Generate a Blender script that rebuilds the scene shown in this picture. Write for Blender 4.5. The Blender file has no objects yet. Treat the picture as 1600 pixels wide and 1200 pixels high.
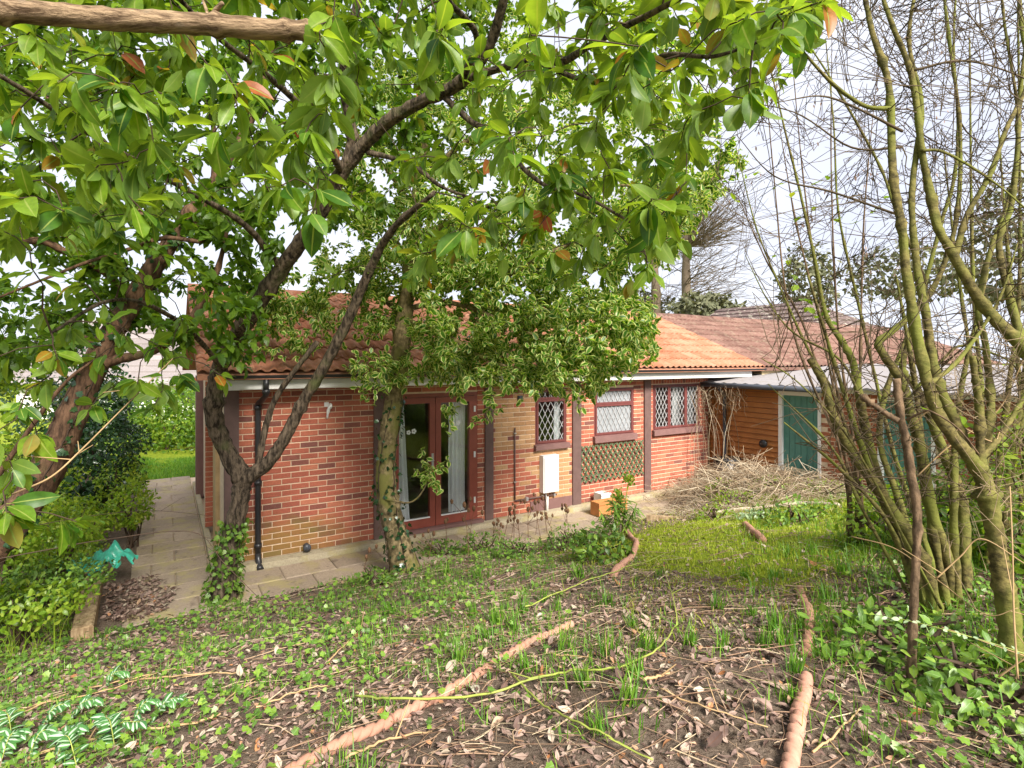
import bpy, math, random
import numpy as np
from mathutils import Vector, Matrix

random.seed(7)
RNG = np.random.default_rng(7)
SC = bpy.context.scene
COL = SC.collection

# ------------------------------------------------------------------ camera, sky, sun, exposure
F = 870.0            # focal length in photo pixels (1600 wide)
H = 2.5              # eye height above the house base
HZ = 562.0           # horizon row
cam = bpy.data.cameras.new('camera')
cam.sensor_width = 36.0
cam.lens = F / 1600 * 36.0
cam.shift_y = -(600 - HZ) / 1600
cam.clip_start = 0.05
cam.clip_end = 1500
camo = bpy.data.objects.new('camera', cam)
COL.objects.link(camo)
camo.location = (0, 0, H)
camo.rotation_euler = (math.radians(90), 0, 0)
SC.camera = camo

SUN_EL = math.radians(40)
SUN_AZ = math.atan2(0.45, -0.75)
w = bpy.data.worlds.new('World')
SC.world = w
w.use_nodes = True
wn = w.node_tree
for n in list(wn.nodes):
    wn.nodes.remove(n)
wo = wn.nodes.new('ShaderNodeOutputWorld')
wb = wn.nodes.new('ShaderNodeBackground')
sky = wn.nodes.new('ShaderNodeTexSky')
sky.sky_type = 'NISHITA'
sky.sun_disc = False
sky.sun_elevation = SUN_EL
sky.sun_rotation = SUN_AZ
tc = wn.nodes.new('ShaderNodeTexCoord')
mp = wn.nodes.new('ShaderNodeMapping')
mp.inputs['Scale'].default_value = (1, 1, 2.2)
nz = wn.nodes.new('ShaderNodeTexNoise')
nz.inputs['Scale'].default_value = 2.6
nz.inputs['Detail'].default_value = 6
rp = wn.nodes.new('ShaderNodeValToRGB')
rp.color_ramp.elements[0].position = 0.3
rp.color_ramp.elements[0].color = (6.3, 6.6, 7.8, 1)
rp.color_ramp.elements[1].position = 0.72
rp.color_ramp.elements[1].color = (8.0, 8.2, 9.0, 1)
mx = wn.nodes.new('ShaderNodeMix')
mx.data_type = 'RGBA'
mx.inputs['Factor'].default_value = 0.9
wn.links.new(tc.outputs['Generated'], mp.inputs['Vector'])
wn.links.new(mp.outputs['Vector'], nz.inputs['Vector'])
wn.links.new(nz.outputs['Fac'], rp.inputs['Fac'])
wn.links.new(sky.outputs['Color'], mx.inputs['A'])
wn.links.new(rp.outputs['Color'], mx.inputs['B'])
wn.links.new(mx.outputs['Result'], wb.inputs['Color'])
wb.inputs['Strength'].default_value = 0.056
wn.links.new(wb.outputs['Background'], wo.inputs['Surface'])

sl = bpy.data.lights.new('sun', 'SUN')
sl.energy = 4.0
sl.angle = math.radians(20)
sl.color = (1.0, 0.95, 0.87)
so = bpy.data.objects.new('sun', sl)
COL.objects.link(so)
sd = Vector((math.sin(SUN_AZ) * math.cos(SUN_EL), math.cos(SUN_AZ) * math.cos(SUN_EL), math.sin(SUN_EL)))
so.rotation_euler = (-sd).to_track_quat('-Z', 'Y').to_euler()
so.location = (0, 0, 30)

SC.view_settings.view_transform = 'Standard'
SC.view_settings.look = 'None'
SC.view_settings.gamma = 1
SC.view_settings.use_curve_mapping = False
SC.view_settings.exposure = 1.45
SC.render.engine = 'CYCLES'
SC.cycles.use_denoising = True
SC.cycles.max_bounces = 8
SC.cycles.diffuse_bounces = 6
SC.cycles.transmission_bounces = 4
SC.cycles.transparent_max_bounces = 8

# ------------------------------------------------------------------ geometry of the place
AX, BX = 0.8487, 0.5289              # facade direction (world x, y)
CX, CY = -3.4996, 6.767              # near left corner of the house
HROT = math.atan2(BX, AX)

def to_sq(x, y):
    dx, dy = x - CX, y - CY
    return dx * AX + dy * BX, dx * BX - dy * AX

def from_sq(s, q):
    return CX + s * AX + q * BX, CY + s * BX - q * AX

def P(px, py, Y):
    return np.array([(px - 800) / F * Y, Y, H - (py - HZ) / F * Y])

def S(px):                           # distance along the facade seen in photo column px
    u = (px - 800) / F
    return (u * CY - CX) / (AX - u * BX)

def FZ(px, py):
    return H - (py - HZ) * (CY + BX * S(px)) / F

def terr(x, y):
    x = np.asarray(x, float); y = np.asarray(y, float)
    s, q = to_sq(x, y)
    bank = np.where(q < 5.9, 0.224 * (q - 1.3), 0.224 * 4.6 + 0.03 * (np.minimum(q, 14) - 5.9))
    left = np.minimum(0.24 * (-1.25 - s), 0.85)
    left = np.where(q < -6.6, np.minimum(left, 0.0), left)
    base = np.full_like(bank, -0.13)
    z = np.maximum(np.maximum(base, np.where(q > 1.2, bank, -9)), left)
    amp = np.clip((z + 0.12) * 3, 0, 1)
    bump = (np.sin(x * 3.1 + 1.3 * np.sin(y * 2.3)) * np.sin(y * 2.7 + x) * 0.025
            + np.sin(x * 9.1 + y * 3.7) * np.sin(y * 8.3 - x * 2) * 0.010
            + np.sin(x * 23 + y * 11) * np.sin(y * 19 - x * 7) * 0.004)
    # low mound of old hay ground in front of the outbuilding
    md = np.exp(-(((s - 7.9) / 1.0) ** 2 + ((q - 1.5) / 0.9) ** 2)) * 0.30
    return z + amp * bump + md

def G(px, py):                       # where the sight line through a photo pixel meets the ground
    Y = np.arange(0.9, 40, 0.02)
    X = (px - 800) / F * Y
    Z = H - (py - HZ) / F * Y
    d = Z - terr(X, Y)
    i = np.argmax(d < 0)
    if d[i] >= 0:
        i = len(Y) - 1
    return np.array([X[i], Y[i], terr(X[i], Y[i])])

# ------------------------------------------------------------------ materials
def lin(c):
    return tuple(((v / 255) / 12.92 if v / 255 <= 0.04045 else ((v / 255 + 0.055) / 1.055) ** 2.4) for v in c)

class M:
    def __init__(s, name, rough=0.7, spec=0.3):
        s.m = bpy.data.materials.new(name)
        s.m.use_nodes = True
        s.t = s.m.node_tree
        s.b = s.t.nodes['Principled BSDF']
        s.o = s.t.nodes['Material Output']
        s.b.inputs['Roughness'].default_value = rough
        s.b.inputs['Specular IOR Level'].default_value = spec
    def n(s, typ, **kw):
        nd = s.t.nodes.new(typ)
        for k, v in kw.items():
            if hasattr(nd, k):
                setattr(nd, k, v)
            else:
                nd.inputs[k].default_value = v
        return nd
    def l(s, a, b):
        s.t.links.new(a, b)
    def pos(s, scale=(1, 1, 1)):
        g = s.n('ShaderNodeNewGeometry')
        mp = s.n('ShaderNodeMapping')
        mp.inputs['Scale'].default_value = scale
        s.l(g.outputs['Position'], mp.inputs['Vector'])
        return mp.outputs['Vector']
    def objpos(s, scale=(1, 1, 1)):
        g = s.n('ShaderNodeTexCoord')
        mp = s.n('ShaderNodeMapping')
        mp.inputs['Scale'].default_value = scale
        s.l(g.outputs['Object'], mp.inputs['Vector'])
        return mp.outputs['Vector']
    def noise(s, scale, detail=4, vec=None, rough=0.55):
        nd = s.n('ShaderNodeTexNoise')
        nd.inputs['Scale'].default_value = scale
        nd.inputs['Detail'].default_value = detail
        nd.inputs['Roughness'].default_value = rough
        s.l(vec if vec is not None else s.pos(), nd.inputs['Vector'])
        return nd.outputs['Fac']
    def ramp(s, fac, stops, const=False):
        nd = s.n('ShaderNodeValToRGB')
        cr = nd.color_ramp
        if const:
            cr.interpolation = 'CONSTANT'
        while len(cr.elements) < len(stops):
            cr.elements.new(0.5)
        for e, (p, c) in zip(cr.elements, stops):
            e.position = p
            e.color = (c, c, c, 1) if isinstance(c, (int, float)) else (*c[:3], 1)
        s.l(fac, nd.inputs['Fac'])
        return nd.outputs['Color']
    def mix(s, fac, a, b, mode='MIX'):
        nd = s.n('ShaderNodeMix')
        nd.data_type = 'RGBA'
        nd.blend_type = mode
        for sock, v in ((nd.inputs['Factor'], fac), (nd.inputs['A'], a), (nd.inputs['B'], b)):
            if isinstance(v, (int, float)):
                sock.default_value = v if sock.type == 'VALUE' else (v, v, v, 1)
            elif isinstance(v, tuple):
                sock.default_value = (*v[:3], 1)
            else:
                s.l(v, sock)
        return nd.outputs['Result']
    def math(s, op, a, b=0.0, clamp=False):
        nd = s.n('ShaderNodeMath', operation=op, use_clamp=clamp)
        for sock, v in ((nd.inputs[0], a), (nd.inputs[1], b)):
            if isinstance(v, (int, float)):
                sock.default_value = v
            else:
                s.l(v, sock)
        return nd.outputs[0]
    def attr(s, name):
        nd = s.n('ShaderNodeAttribute')
        nd.attribute_name = name
        return nd.outputs['Fac']
    def rnd(s):
        oi = s.n('ShaderNodeObjectInfo')
        return s.math('FRACT', s.math('ADD', s.attr('rnd'), oi.outputs['Random']))
    def bump(s, fac, strength=0.4, dist=0.01):
        nd = s.n('ShaderNodeBump')
        nd.inputs['Strength'].default_value = strength
        nd.inputs['Distance'].default_value = dist
        s.l(fac, nd.inputs['Height'])
        s.l(nd.outputs['Normal'], s.b.inputs['Normal'])
    def color(s, c):
        if isinstance(c, tuple):
            s.b.inputs['Base Color'].default_value = (*c[:3], 1)
        else:
            s.l(c, s.b.inputs['Base Color'])

def plain(name, c, rough=0.6, spec=0.3, var=0.15, scale=8, metal=0.0, bump=0.0, bscale=60):
    m = M(name, rough, spec)
    k = m.ramp(m.noise(scale, 5), [(0.3, tuple(v * (1 - var) for v in c)), (0.7, tuple(min(1, v * (1 + var)) for v in c))])
    m.color(k)
    m.b.inputs['Metallic'].default_value = metal
    if bump:
        m.bump(m.noise(bscale, 4), bump, 0.004)
    return m.m

def leafmat(name, stops, edge=None, rough=0.38, trans=0.38, tcol=(1.25, 1.2, 0.6), mid=None, spec=0.45, underside=None, midw=.1):
    m = M(name, rough, spec)
    r = m.rnd()
    c = m.ramp(r, stops)
    nz = m.noise(35, 3)
    c = m.mix(1.0, c, m.ramp(nz, [(0.3, 0.75), (0.7, 1.15)]), 'MULTIPLY')
    e = m.attr('edge')
    if mid:
        c = m.mix(m.ramp(e, [(midw * .5, 1.0), (midw, 0.0)]), c, mid)
    if edge:
        c = m.mix(m.ramp(e, [(0.54, 0.0), (0.63, 1.0)]), c, edge)
    if underside:
        g = m.n('ShaderNodeNewGeometry')
        c = m.mix(m.math('MULTIPLY', g.outputs['Backfacing'], 0.55), c, underside)
    m.color(c)
    t = m.n('ShaderNodeBsdfTranslucent')
    m.l(m.mix(1.0, c, tcol, 'MULTIPLY'), t.inputs['Color'])
    ms = m.n('ShaderNodeMixShader')
    ms.inputs[0].default_value = trans
    m.l(m.b.outputs[0], ms.inputs[1])
    m.l(t.outputs[0], ms.inputs[2])
    m.l(ms.outputs[0], m.o.inputs['Surface'])
    m.bump(nz, 0.25, 0.004)
    return m.m

def barkmat(name, dark, light, moss=None, scale=14, stretch=0.25, mossfac=(0.5, 0.62), bstr=0.8, xs=1):
    m = M(name, 0.85, 0.2)
    v = m.pos((xs, 1, stretch))
    n1 = m.noise(scale * 3, 8, v, 0.65)
    n2 = m.noise(3.0, 3)
    c = m.ramp(n1, [(0.40, dark), (0.62, light)])
    if moss:
        c = m.mix(m.ramp(n2, [(mossfac[0], 0.0), (mossfac[1], 1.0)]), c, moss)
    m.color(c)
    m.bump(n1, bstr, 0.02)
    return m.m

MAT = {}
# foliage
MAT['big_leaf'] = leafmat('big_leaf', [(0.0, (0.045, 0.13, 0.012)), (0.3, (0.105, 0.22, 0.018)), (0.65, (0.19, 0.31, 0.022)),
                                       (0.955, (0.20, 0.33, 0.03)), (0.965, (0.28, 0.22, 0.02)), (0.985, (0.40, 0.14, 0.02)), (1.0, (0.42, 0.10, 0.06))],
                          mid=(0.30, 0.38, 0.08), rough=0.42, spec=0.4, trans=0.55, tcol=(1.62, 1.45, 0.4), underside=(0.18, 0.27, 0.06))
MAT['holly_leaf'] = leafmat('holly_leaf', [(0, (0.05, 0.15, 0.016)), (0.5, (0.09, 0.23, 0.02)), (1, (0.15, 0.31, 0.028))],
                            edge=(0.60, 0.62, 0.24), rough=0.35, spec=0.4, trans=0.5, tcol=(1.35, 1.4, .45))
MAT['small_leaf'] = leafmat('small_leaf', [(0, (0.065, 0.14, 0.016)), (0.5, (0.115, 0.22, 0.02)), (1, (0.18, 0.30, 0.03))], trans=0.52, tcol=(1.5, 1.4, .45))
MAT['dark_leaf'] = leafmat('dark_leaf', [(0, (0.018, 0.05, 0.018)), (0.6, (0.03, 0.085, 0.025)), (1, (0.05, 0.12, 0.03))], rough=0.25, trans=0.2, spec=0.6)
MAT['ivy_leaf'] = leafmat('ivy_leaf', [(0, (0.06, 0.13, 0.02)), (0.4, (0.11, 0.22, 0.025)), (0.8, (0.19, 0.32, 0.035)), (1, (0.26, 0.38, 0.05))], mid=(0.2, 0.3, 0.1), trans=0.3)
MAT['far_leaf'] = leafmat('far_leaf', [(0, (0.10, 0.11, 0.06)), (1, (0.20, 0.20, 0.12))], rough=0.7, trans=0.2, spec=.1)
MAT['lime_leaf'] = leafmat('lime_leaf', [(0, (0.14, 0.27, 0.02)), (0.6, (0.25, 0.38, 0.03)), (1, (0.38, 0.46, 0.06))], trans=0.5, tcol=(1.4, 1.3, .5))
MAT['variegated_leaf'] = leafmat('variegated_leaf', [(0, (0.05, 0.16, 0.04)), (1, (0.10, 0.25, 0.06))], mid=(0.46, 0.58, 0.42), midw=.36, trans=0.3)
MAT['pale_leaf'] = leafmat('pale_leaf', [(0, (0.28, 0.40, 0.22)), (1, (0.42, 0.52, 0.30))], trans=0.3)
MAT['grass'] = leafmat('grass', [(0, (0.07, 0.19, 0.015)), (0.6, (0.13, 0.30, 0.02)), (1, (0.24, 0.40, 0.04))], trans=0.4, rough=0.5)
MAT['moss_grass'] = leafmat('moss_grass', [(0, (0.20, 0.29, 0.015)), (0.6, (0.36, 0.43, 0.02)), (1, (0.50, 0.54, 0.07))], trans=0.4, rough=0.6)
MAT['dead_leaf'] = leafmat('dead_leaf', [(0, (0.10, 0.06, 0.047)), (0.3, (0.20, 0.13, 0.105)), (0.6, (0.32, 0.22, 0.175)), (0.85, (0.38, 0.275, 0.215)), (0.93, (0.46, 0.40, 0.30)), (0.96, (0.42, 0.16, 0.05)), (1.0, (0.44, 0.40, 0.31))],
                           rough=0.6, trans=0.12, tcol=(1, 0.8, 0.5), mid=(0.12, 0.06, 0.04), spec=0.3)
MAT['straw'] = leafmat('straw', [(0, (0.26, 0.17, 0.10)), (0.5, (0.46, 0.35, 0.23)), (1, (0.64, 0.56, 0.42))], rough=0.7, trans=0.15, tcol=(1, .9, .6), spec=0.2)
MAT['twig_litter'] = leafmat('twig_litter', [(0, (0.16, 0.09, 0.055)), (0.5, (0.30, 0.19, 0.12)), (0.8, (0.45, 0.32, 0.20)), (1, (0.56, 0.46, 0.30))], rough=0.8, trans=0.0, spec=0.2)
# bark
MAT['bark_brown'] = barkmat('bark_brown', (0.024, 0.017, 0.011), (0.17, 0.125, 0.085), (0.09, 0.10, 0.035), mossfac=(0.58, 0.75), scale=10, stretch=.3, bstr=1.0)
MAT['bark_red'] = barkmat('bark_red', (0.05, 0.028, 0.016), (0.18, 0.10, 0.058), (0.09, 0.08, 0.03), mossfac=(0.62, 0.8), scale=8)
MAT['bark_grey'] = barkmat('bark_grey', (0.10, 0.075, 0.035), (0.30, 0.225, 0.115), (0.16, 0.15, 0.04), scale=9, stretch=0.6, bstr=0.45)
MAT['bark_pole'] = barkmat('bark_pole', (0.09, 0.055, 0.03), (0.36, 0.25, 0.15), (0.30, 0.27, 0.20), scale=16, stretch=1.0, bstr=0.9, xs=.12, mossfac=(.62, .7))
MAT['bark_olive'] = barkmat('bark_olive', (0.05, 0.04, 0.015), (0.19, 0.155, 0.05), (0.15, 0.16, 0.03), scale=7, stretch=1.6, bstr=0.5, mossfac=(.42, .6))
MAT['bark_dark'] = barkmat('bark_dark', (0.07, 0.045, 0.025), (0.20, 0.13, 0.075), scale=8, stretch=0.6, bstr=0.5)
MAT['twig'] = plain('twig', (0.07, 0.045, 0.03), 0.8, 0.2)
MAT['twig_dark'] = plain('twig_dark', (0.05, 0.032, 0.02), 0.8, 0.2)
MAT['twig_olive'] = plain('twig_olive', (0.095, 0.068, 0.038), 0.8, 0.2, 0.3)
MAT['twig_tan'] = plain('twig_tan', (0.26, 0.19, 0.11), 0.8, 0.2, 0.3)
MAT['twig_far'] = plain('twig_far', (0.17, 0.13, 0.09), 0.9, 0.1, 0.2)
MAT['cane_green'] = plain('cane_green', (0.27, 0.31, 0.06), 0.5, 0.3, 0.25)
MAT['cane_tan'] = plain('cane_tan', (0.42, 0.28, 0.14), 0.7, 0.2, 0.25)

# ground
def groundmat():
    m = M('soil', 0.95, 0.1)
    n1 = m.noise(6, 8, None, 0.65)
    n2 = m.noise(45, 6, None, 0.7)
    c = m.ramp(n2, [(0.25, (0.085, 0.06, 0.044)), (0.5, (0.19, 0.142, 0.106)), (0.75, (0.31, 0.24, 0.185))])
    c = m.mix(m.ramp(n1, [(0.45, 0.0), (0.65, 0.5)]), c, (0.16, 0.115, 0.08))
    g = m.ramp(m.noise(14, 6), [(0.3, (0.14, 0.20, 0.014)), (0.7, (0.30, 0.36, 0.03))])
    mask = m.math('ADD', m.attr('lawn'), m.math('MULTIPLY', m.math('SUBTRACT', m.noise(5, 6, None, 0.7), 0.5), 1.4))
    c = m.mix(m.ramp(mask, [(0.42, 0.0), (0.62, 1.0)]), c, g)
    m.color(c)
    m.bump(m.noise(60, 6, None, 0.7), 1.0, 0.035)
    return m.m
MAT['soil'] = groundmat()

def slabmat(name, c0, c1):
    m = M(name, 0.85, 0.2)
    r = m.rnd()
    n1 = m.noise(3.5, 6, None, 0.65)
    n2 = m.noise(50, 6, None, 0.7)
    c = m.ramp(n2, [(0.3, c0), (0.7, c1)])
    c = m.mix(1.0, c, m.ramp(r, [(0, 0.85), (1, 1.12)]), 'MULTIPLY')
    c = m.mix(m.ramp(n1, [(0.50, 0.0), (0.62, 0.65)]), c, (0.38, 0.32, 0.13))
    c = m.mix(m.ramp(m.noise(9, 5), [(0.58, 0.0), (0.72, 0.6)]), c, (0.09, 0.06, 0.045))
    m.color(c)
    m.bump(n2, 0.4, 0.006)
    return m.m
MAT['slab'] = slabmat('slab', (0.25, 0.19, 0.14), (0.43, 0.34, 0.25))
MAT['plinth'] = slabmat('plinth', (0.30, 0.25, 0.17), (0.46, 0.40, 0.28))

# brick
def brickmat(name, stops, moss=True, olive=(0.20, 0.17, 0.035)):
    m = M(name, 0.85, 0.2)
    r = m.rnd()
    c = m.ramp(r, stops)
    n = m.noise(55, 6, None, 0.7)
    c = m.mix(1.0, c, m.ramp(n, [(0.25, 0.72), (0.75, 1.2)]), 'MULTIPLY')
    if moss:
        tcn = m.n('ShaderNodeNewGeometry')
        sp = m.n('ShaderNodeSeparateXYZ')
        m.l(tcn.outputs['Position'], sp.inputs[0])
        # damp, algae-stained patch at the foot of the wall near the downpipe
        dx = m.math('MULTIPLY', m.math('ADD', sp.outputs['X'], 3.1), 0.85)
        dz = m.math('MULTIPLY', sp.outputs['Z'], 1.6)
        d = m.math('ADD', m.math('MULTIPLY', dx, dx), m.math('MULTIPLY', dz, dz))
        d = m.math('ADD', d, m.math('MULTIPLY', m.math('SUBTRACT', m.noise(4, 4), 0.5), 1.2))
        c = m.mix(m.ramp(d, [(0.25, 0.6), (0.8, 0.0)]), c, olive)
    m.color(c)
    m.bump(n, 0.5, 0.004)
    return m.m
RED = [(0, (0.20, 0.080, 0.065)), (0.16, (0.27, 0.090, 0.062)), (0.28, (0.37, 0.108, 0.068)), (0.6, (0.42, 0.125, 0.078)), (0.85, (0.46, 0.148, 0.088)), (1, (0.50, 0.18, 0.105))]
MAT['brick_red'] = brickmat('brick_red', RED)
MAT['brick_buff'] = brickmat('brick_buff', [(0, (0.36, 0.19, 0.095)), (0.5, (0.46, 0.25, 0.12)), (1, (0.52, 0.31, 0.16))], False)
MAT['brick_garage'] = brickmat('brick_garage', [(0, (0.27, 0.085, 0.045)), (0.5, (0.36, 0.115, 0.06)), (1, (0.42, 0.15, 0.075))], False)
MAT['mortar'] = plain('mortar', (0.68, 0.52, 0.37), 0.9, 0.1, 0.12, 20, bump=0.4)

def tilemat(name, stops, lichen=None, lf=(0.6, 0.7)):
    m = M(name, 0.8, 0.25)
    r = m.rnd()
    c = m.ramp(r, stops)
    n = m.noise(18, 6, None, 0.7)
    c = m.mix(1.0, c, m.ramp(n, [(0.25, 0.75), (0.75, 1.18)]), 'MULTIPLY')
    if lichen:
        c = m.mix(m.ramp(m.noise(6, 8, None, 0.75), [(lf[0], 0.0), (lf[1], 0.85)]), c, lichen)
    m.color(c)
    m.bump(m.noise(90, 5), 0.3, 0.003)
    return m.m
MAT['tile_orange'] = tilemat('tile_orange', [(0, (0.31, 0.110, 0.055)), (0.5, (0.36, 0.150, 0.085)), (1, (0.41, 0.19, 0.115))], (0.43, 0.29, 0.21), (0.5, 0.8))
MAT['tile_brown'] = tilemat('tile_brown', [(0, (0.125, 0.065, 0.05)), (0.5, (0.165, 0.085, 0.065)), (1, (0.21, 0.115, 0.09))], (0.26, 0.20, 0.14), (.5, .7))
MAT['tile_lichen'] = tilemat('tile_lichen', [(0, (0.10, 0.068, 0.062)), (1, (0.145, 0.10, 0.09))], (0.50, 0.46, 0.36), (0.55, 0.60))
MAT['tile_grey'] = tilemat('tile_grey', [(0, (0.19, 0.16, 0.155)), (1, (0.28, 0.245, 0.235))], (0.55, 0.5, 0.45))
MAT['roof_sheet'] = tilemat('roof_sheet', [(0, (0.22, 0.20, 0.20)), (1, (0.28, 0.26, 0.255))], (0.22, 0.18, 0.13), (0.55, 0.66))
MAT['white_board'] = plain('white_board', (0.72, 0.70, 0.66), 0.5, 0.3, 0.06)
MAT['cream_board'] = plain('cream_board', (0.62, 0.50, 0.28), 0.6, 0.3, 0.2)
MAT['black_plastic'] = plain('black_plastic', (0.025, 0.024, 0.026), 0.35, 0.5, 0.1)
MAT['grey_plastic'] = plain('grey_plastic', (0.06, 0.065, 0.08), 0.4, 0.4, 0.1)
MAT['post_brown'] = plain('post_brown', (0.135, 0.082, 0.072), 0.6, 0.3, 0.12, 12)
MAT['frame_maroon'] = plain('frame_maroon', (0.155, 0.048, 0.044), 0.4, 0.4, 0.1)
MAT['frame_red'] = plain('frame_red', (0.27, 0.068, 0.046), 0.4, 0.4, 0.1)
MAT['sill_brown'] = plain('sill_brown', (0.20, 0.11, 0.10), 0.5, 0.3, 0.1)
MAT['lead'] = plain('lead', (0.36, 0.35, 0.35), 0.5, 0.4, 0.1)
MAT['white_paint'] = plain('white_paint', (0.78, 0.77, 0.75), 0.5, 0.3, 0.04)
MAT['curtain'] = plain('curtain', (0.86, 0.87, 0.89), 0.9, 0.1, 0.03)
MAT['net'] = plain('net', (0.62, 0.64, 0.66), 0.9, 0.1, 0.05)
MAT['room'] = plain('room', (0.16, 0.13, 0.11), 0.9, 0.1, 0.3, 3)
MAT['cladding'] = plain('cladding', (0.40, 0.155, 0.045), 0.55, 0.3, 0.14, 5)
MAT['door_green'] = plain('door_green', (0.09, 0.24, 0.20), 0.5, 0.3, 0.15)
MAT['trellis'] = plain('trellis', (0.085, 0.14, 0.07), 0.7, 0.2, 0.25)
MAT['terracotta'] = tilemat('terracotta', [(0, (0.38, 0.185, 0.125)), (1, (0.47, 0.25, 0.175))], (0.27, 0.165, 0.11), (0.5, 0.72))
MAT['orange_pot'] = plain('orange_pot', (0.46, 0.20, 0.07), 0.8, 0.2, 0.15)
MAT['teal_bag'] = plain('teal_bag', (0.06, 0.44, 0.31), 0.3, 0.5, 0.25, 20)
MAT['old_wood'] = barkmat('old_wood', (0.20, 0.13, 0.07), (0.44, 0.32, 0.19), scale=9, stretch=0.15, bstr=0.5)
MAT['yellow_wood'] = plain('yellow_wood', (0.44, 0.31, 0.16), 0.7, 0.2, 0.15)
MAT['metal'] = plain('metal', (0.5, 0.5, 0.5), 0.35, 0.5, 0.1, metal=0.6)
MAT['render_white'] = plain('render_white', (0.72, 0.69, 0.66), 0.8, 0.2, 0.06)
MAT['stone'] = plain('stone', (0.42, 0.35, 0.26), 0.85, 0.2, 0.25, 10, bump=0.5)
MAT['teasel'] = plain('teasel', (0.16, 0.085, 0.045), 0.85, 0.2, 0.3)

def glassmat(name, tint=(1, 1, 1), refl=0.10):
    m = M(name)
    t = m.n('ShaderNodeBsdfTransparent')
    t.inputs[0].default_value = (*tint, 1)
    g = m.n('ShaderNodeBsdfGlossy')
    g.inputs['Roughness'].default_value = 0.015
    lw = m.n('ShaderNodeLayerWeight')
    lw.inputs[0].default_value = 0.25
    f = m.math('ADD', m.math('MULTIPLY', lw.outputs['Fresnel'], 0.8), refl, True)
    ms = m.n('ShaderNodeMixShader')
    m.l(f, ms.inputs[0]); m.l(t.outputs[0], ms.inputs[1]); m.l(g.outputs[0], ms.inputs[2])
    m.l(ms.outputs[0], m.o.inputs['Surface'])
    return m.m
MAT['glass'] = glassmat('glass', (0.97, 0.98, 0.97), 0.04)
MAT['frosted'] = plain('frosted', (0.29, 0.305, 0.32), 0.25, 0.5, 0.15, 3)

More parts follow.
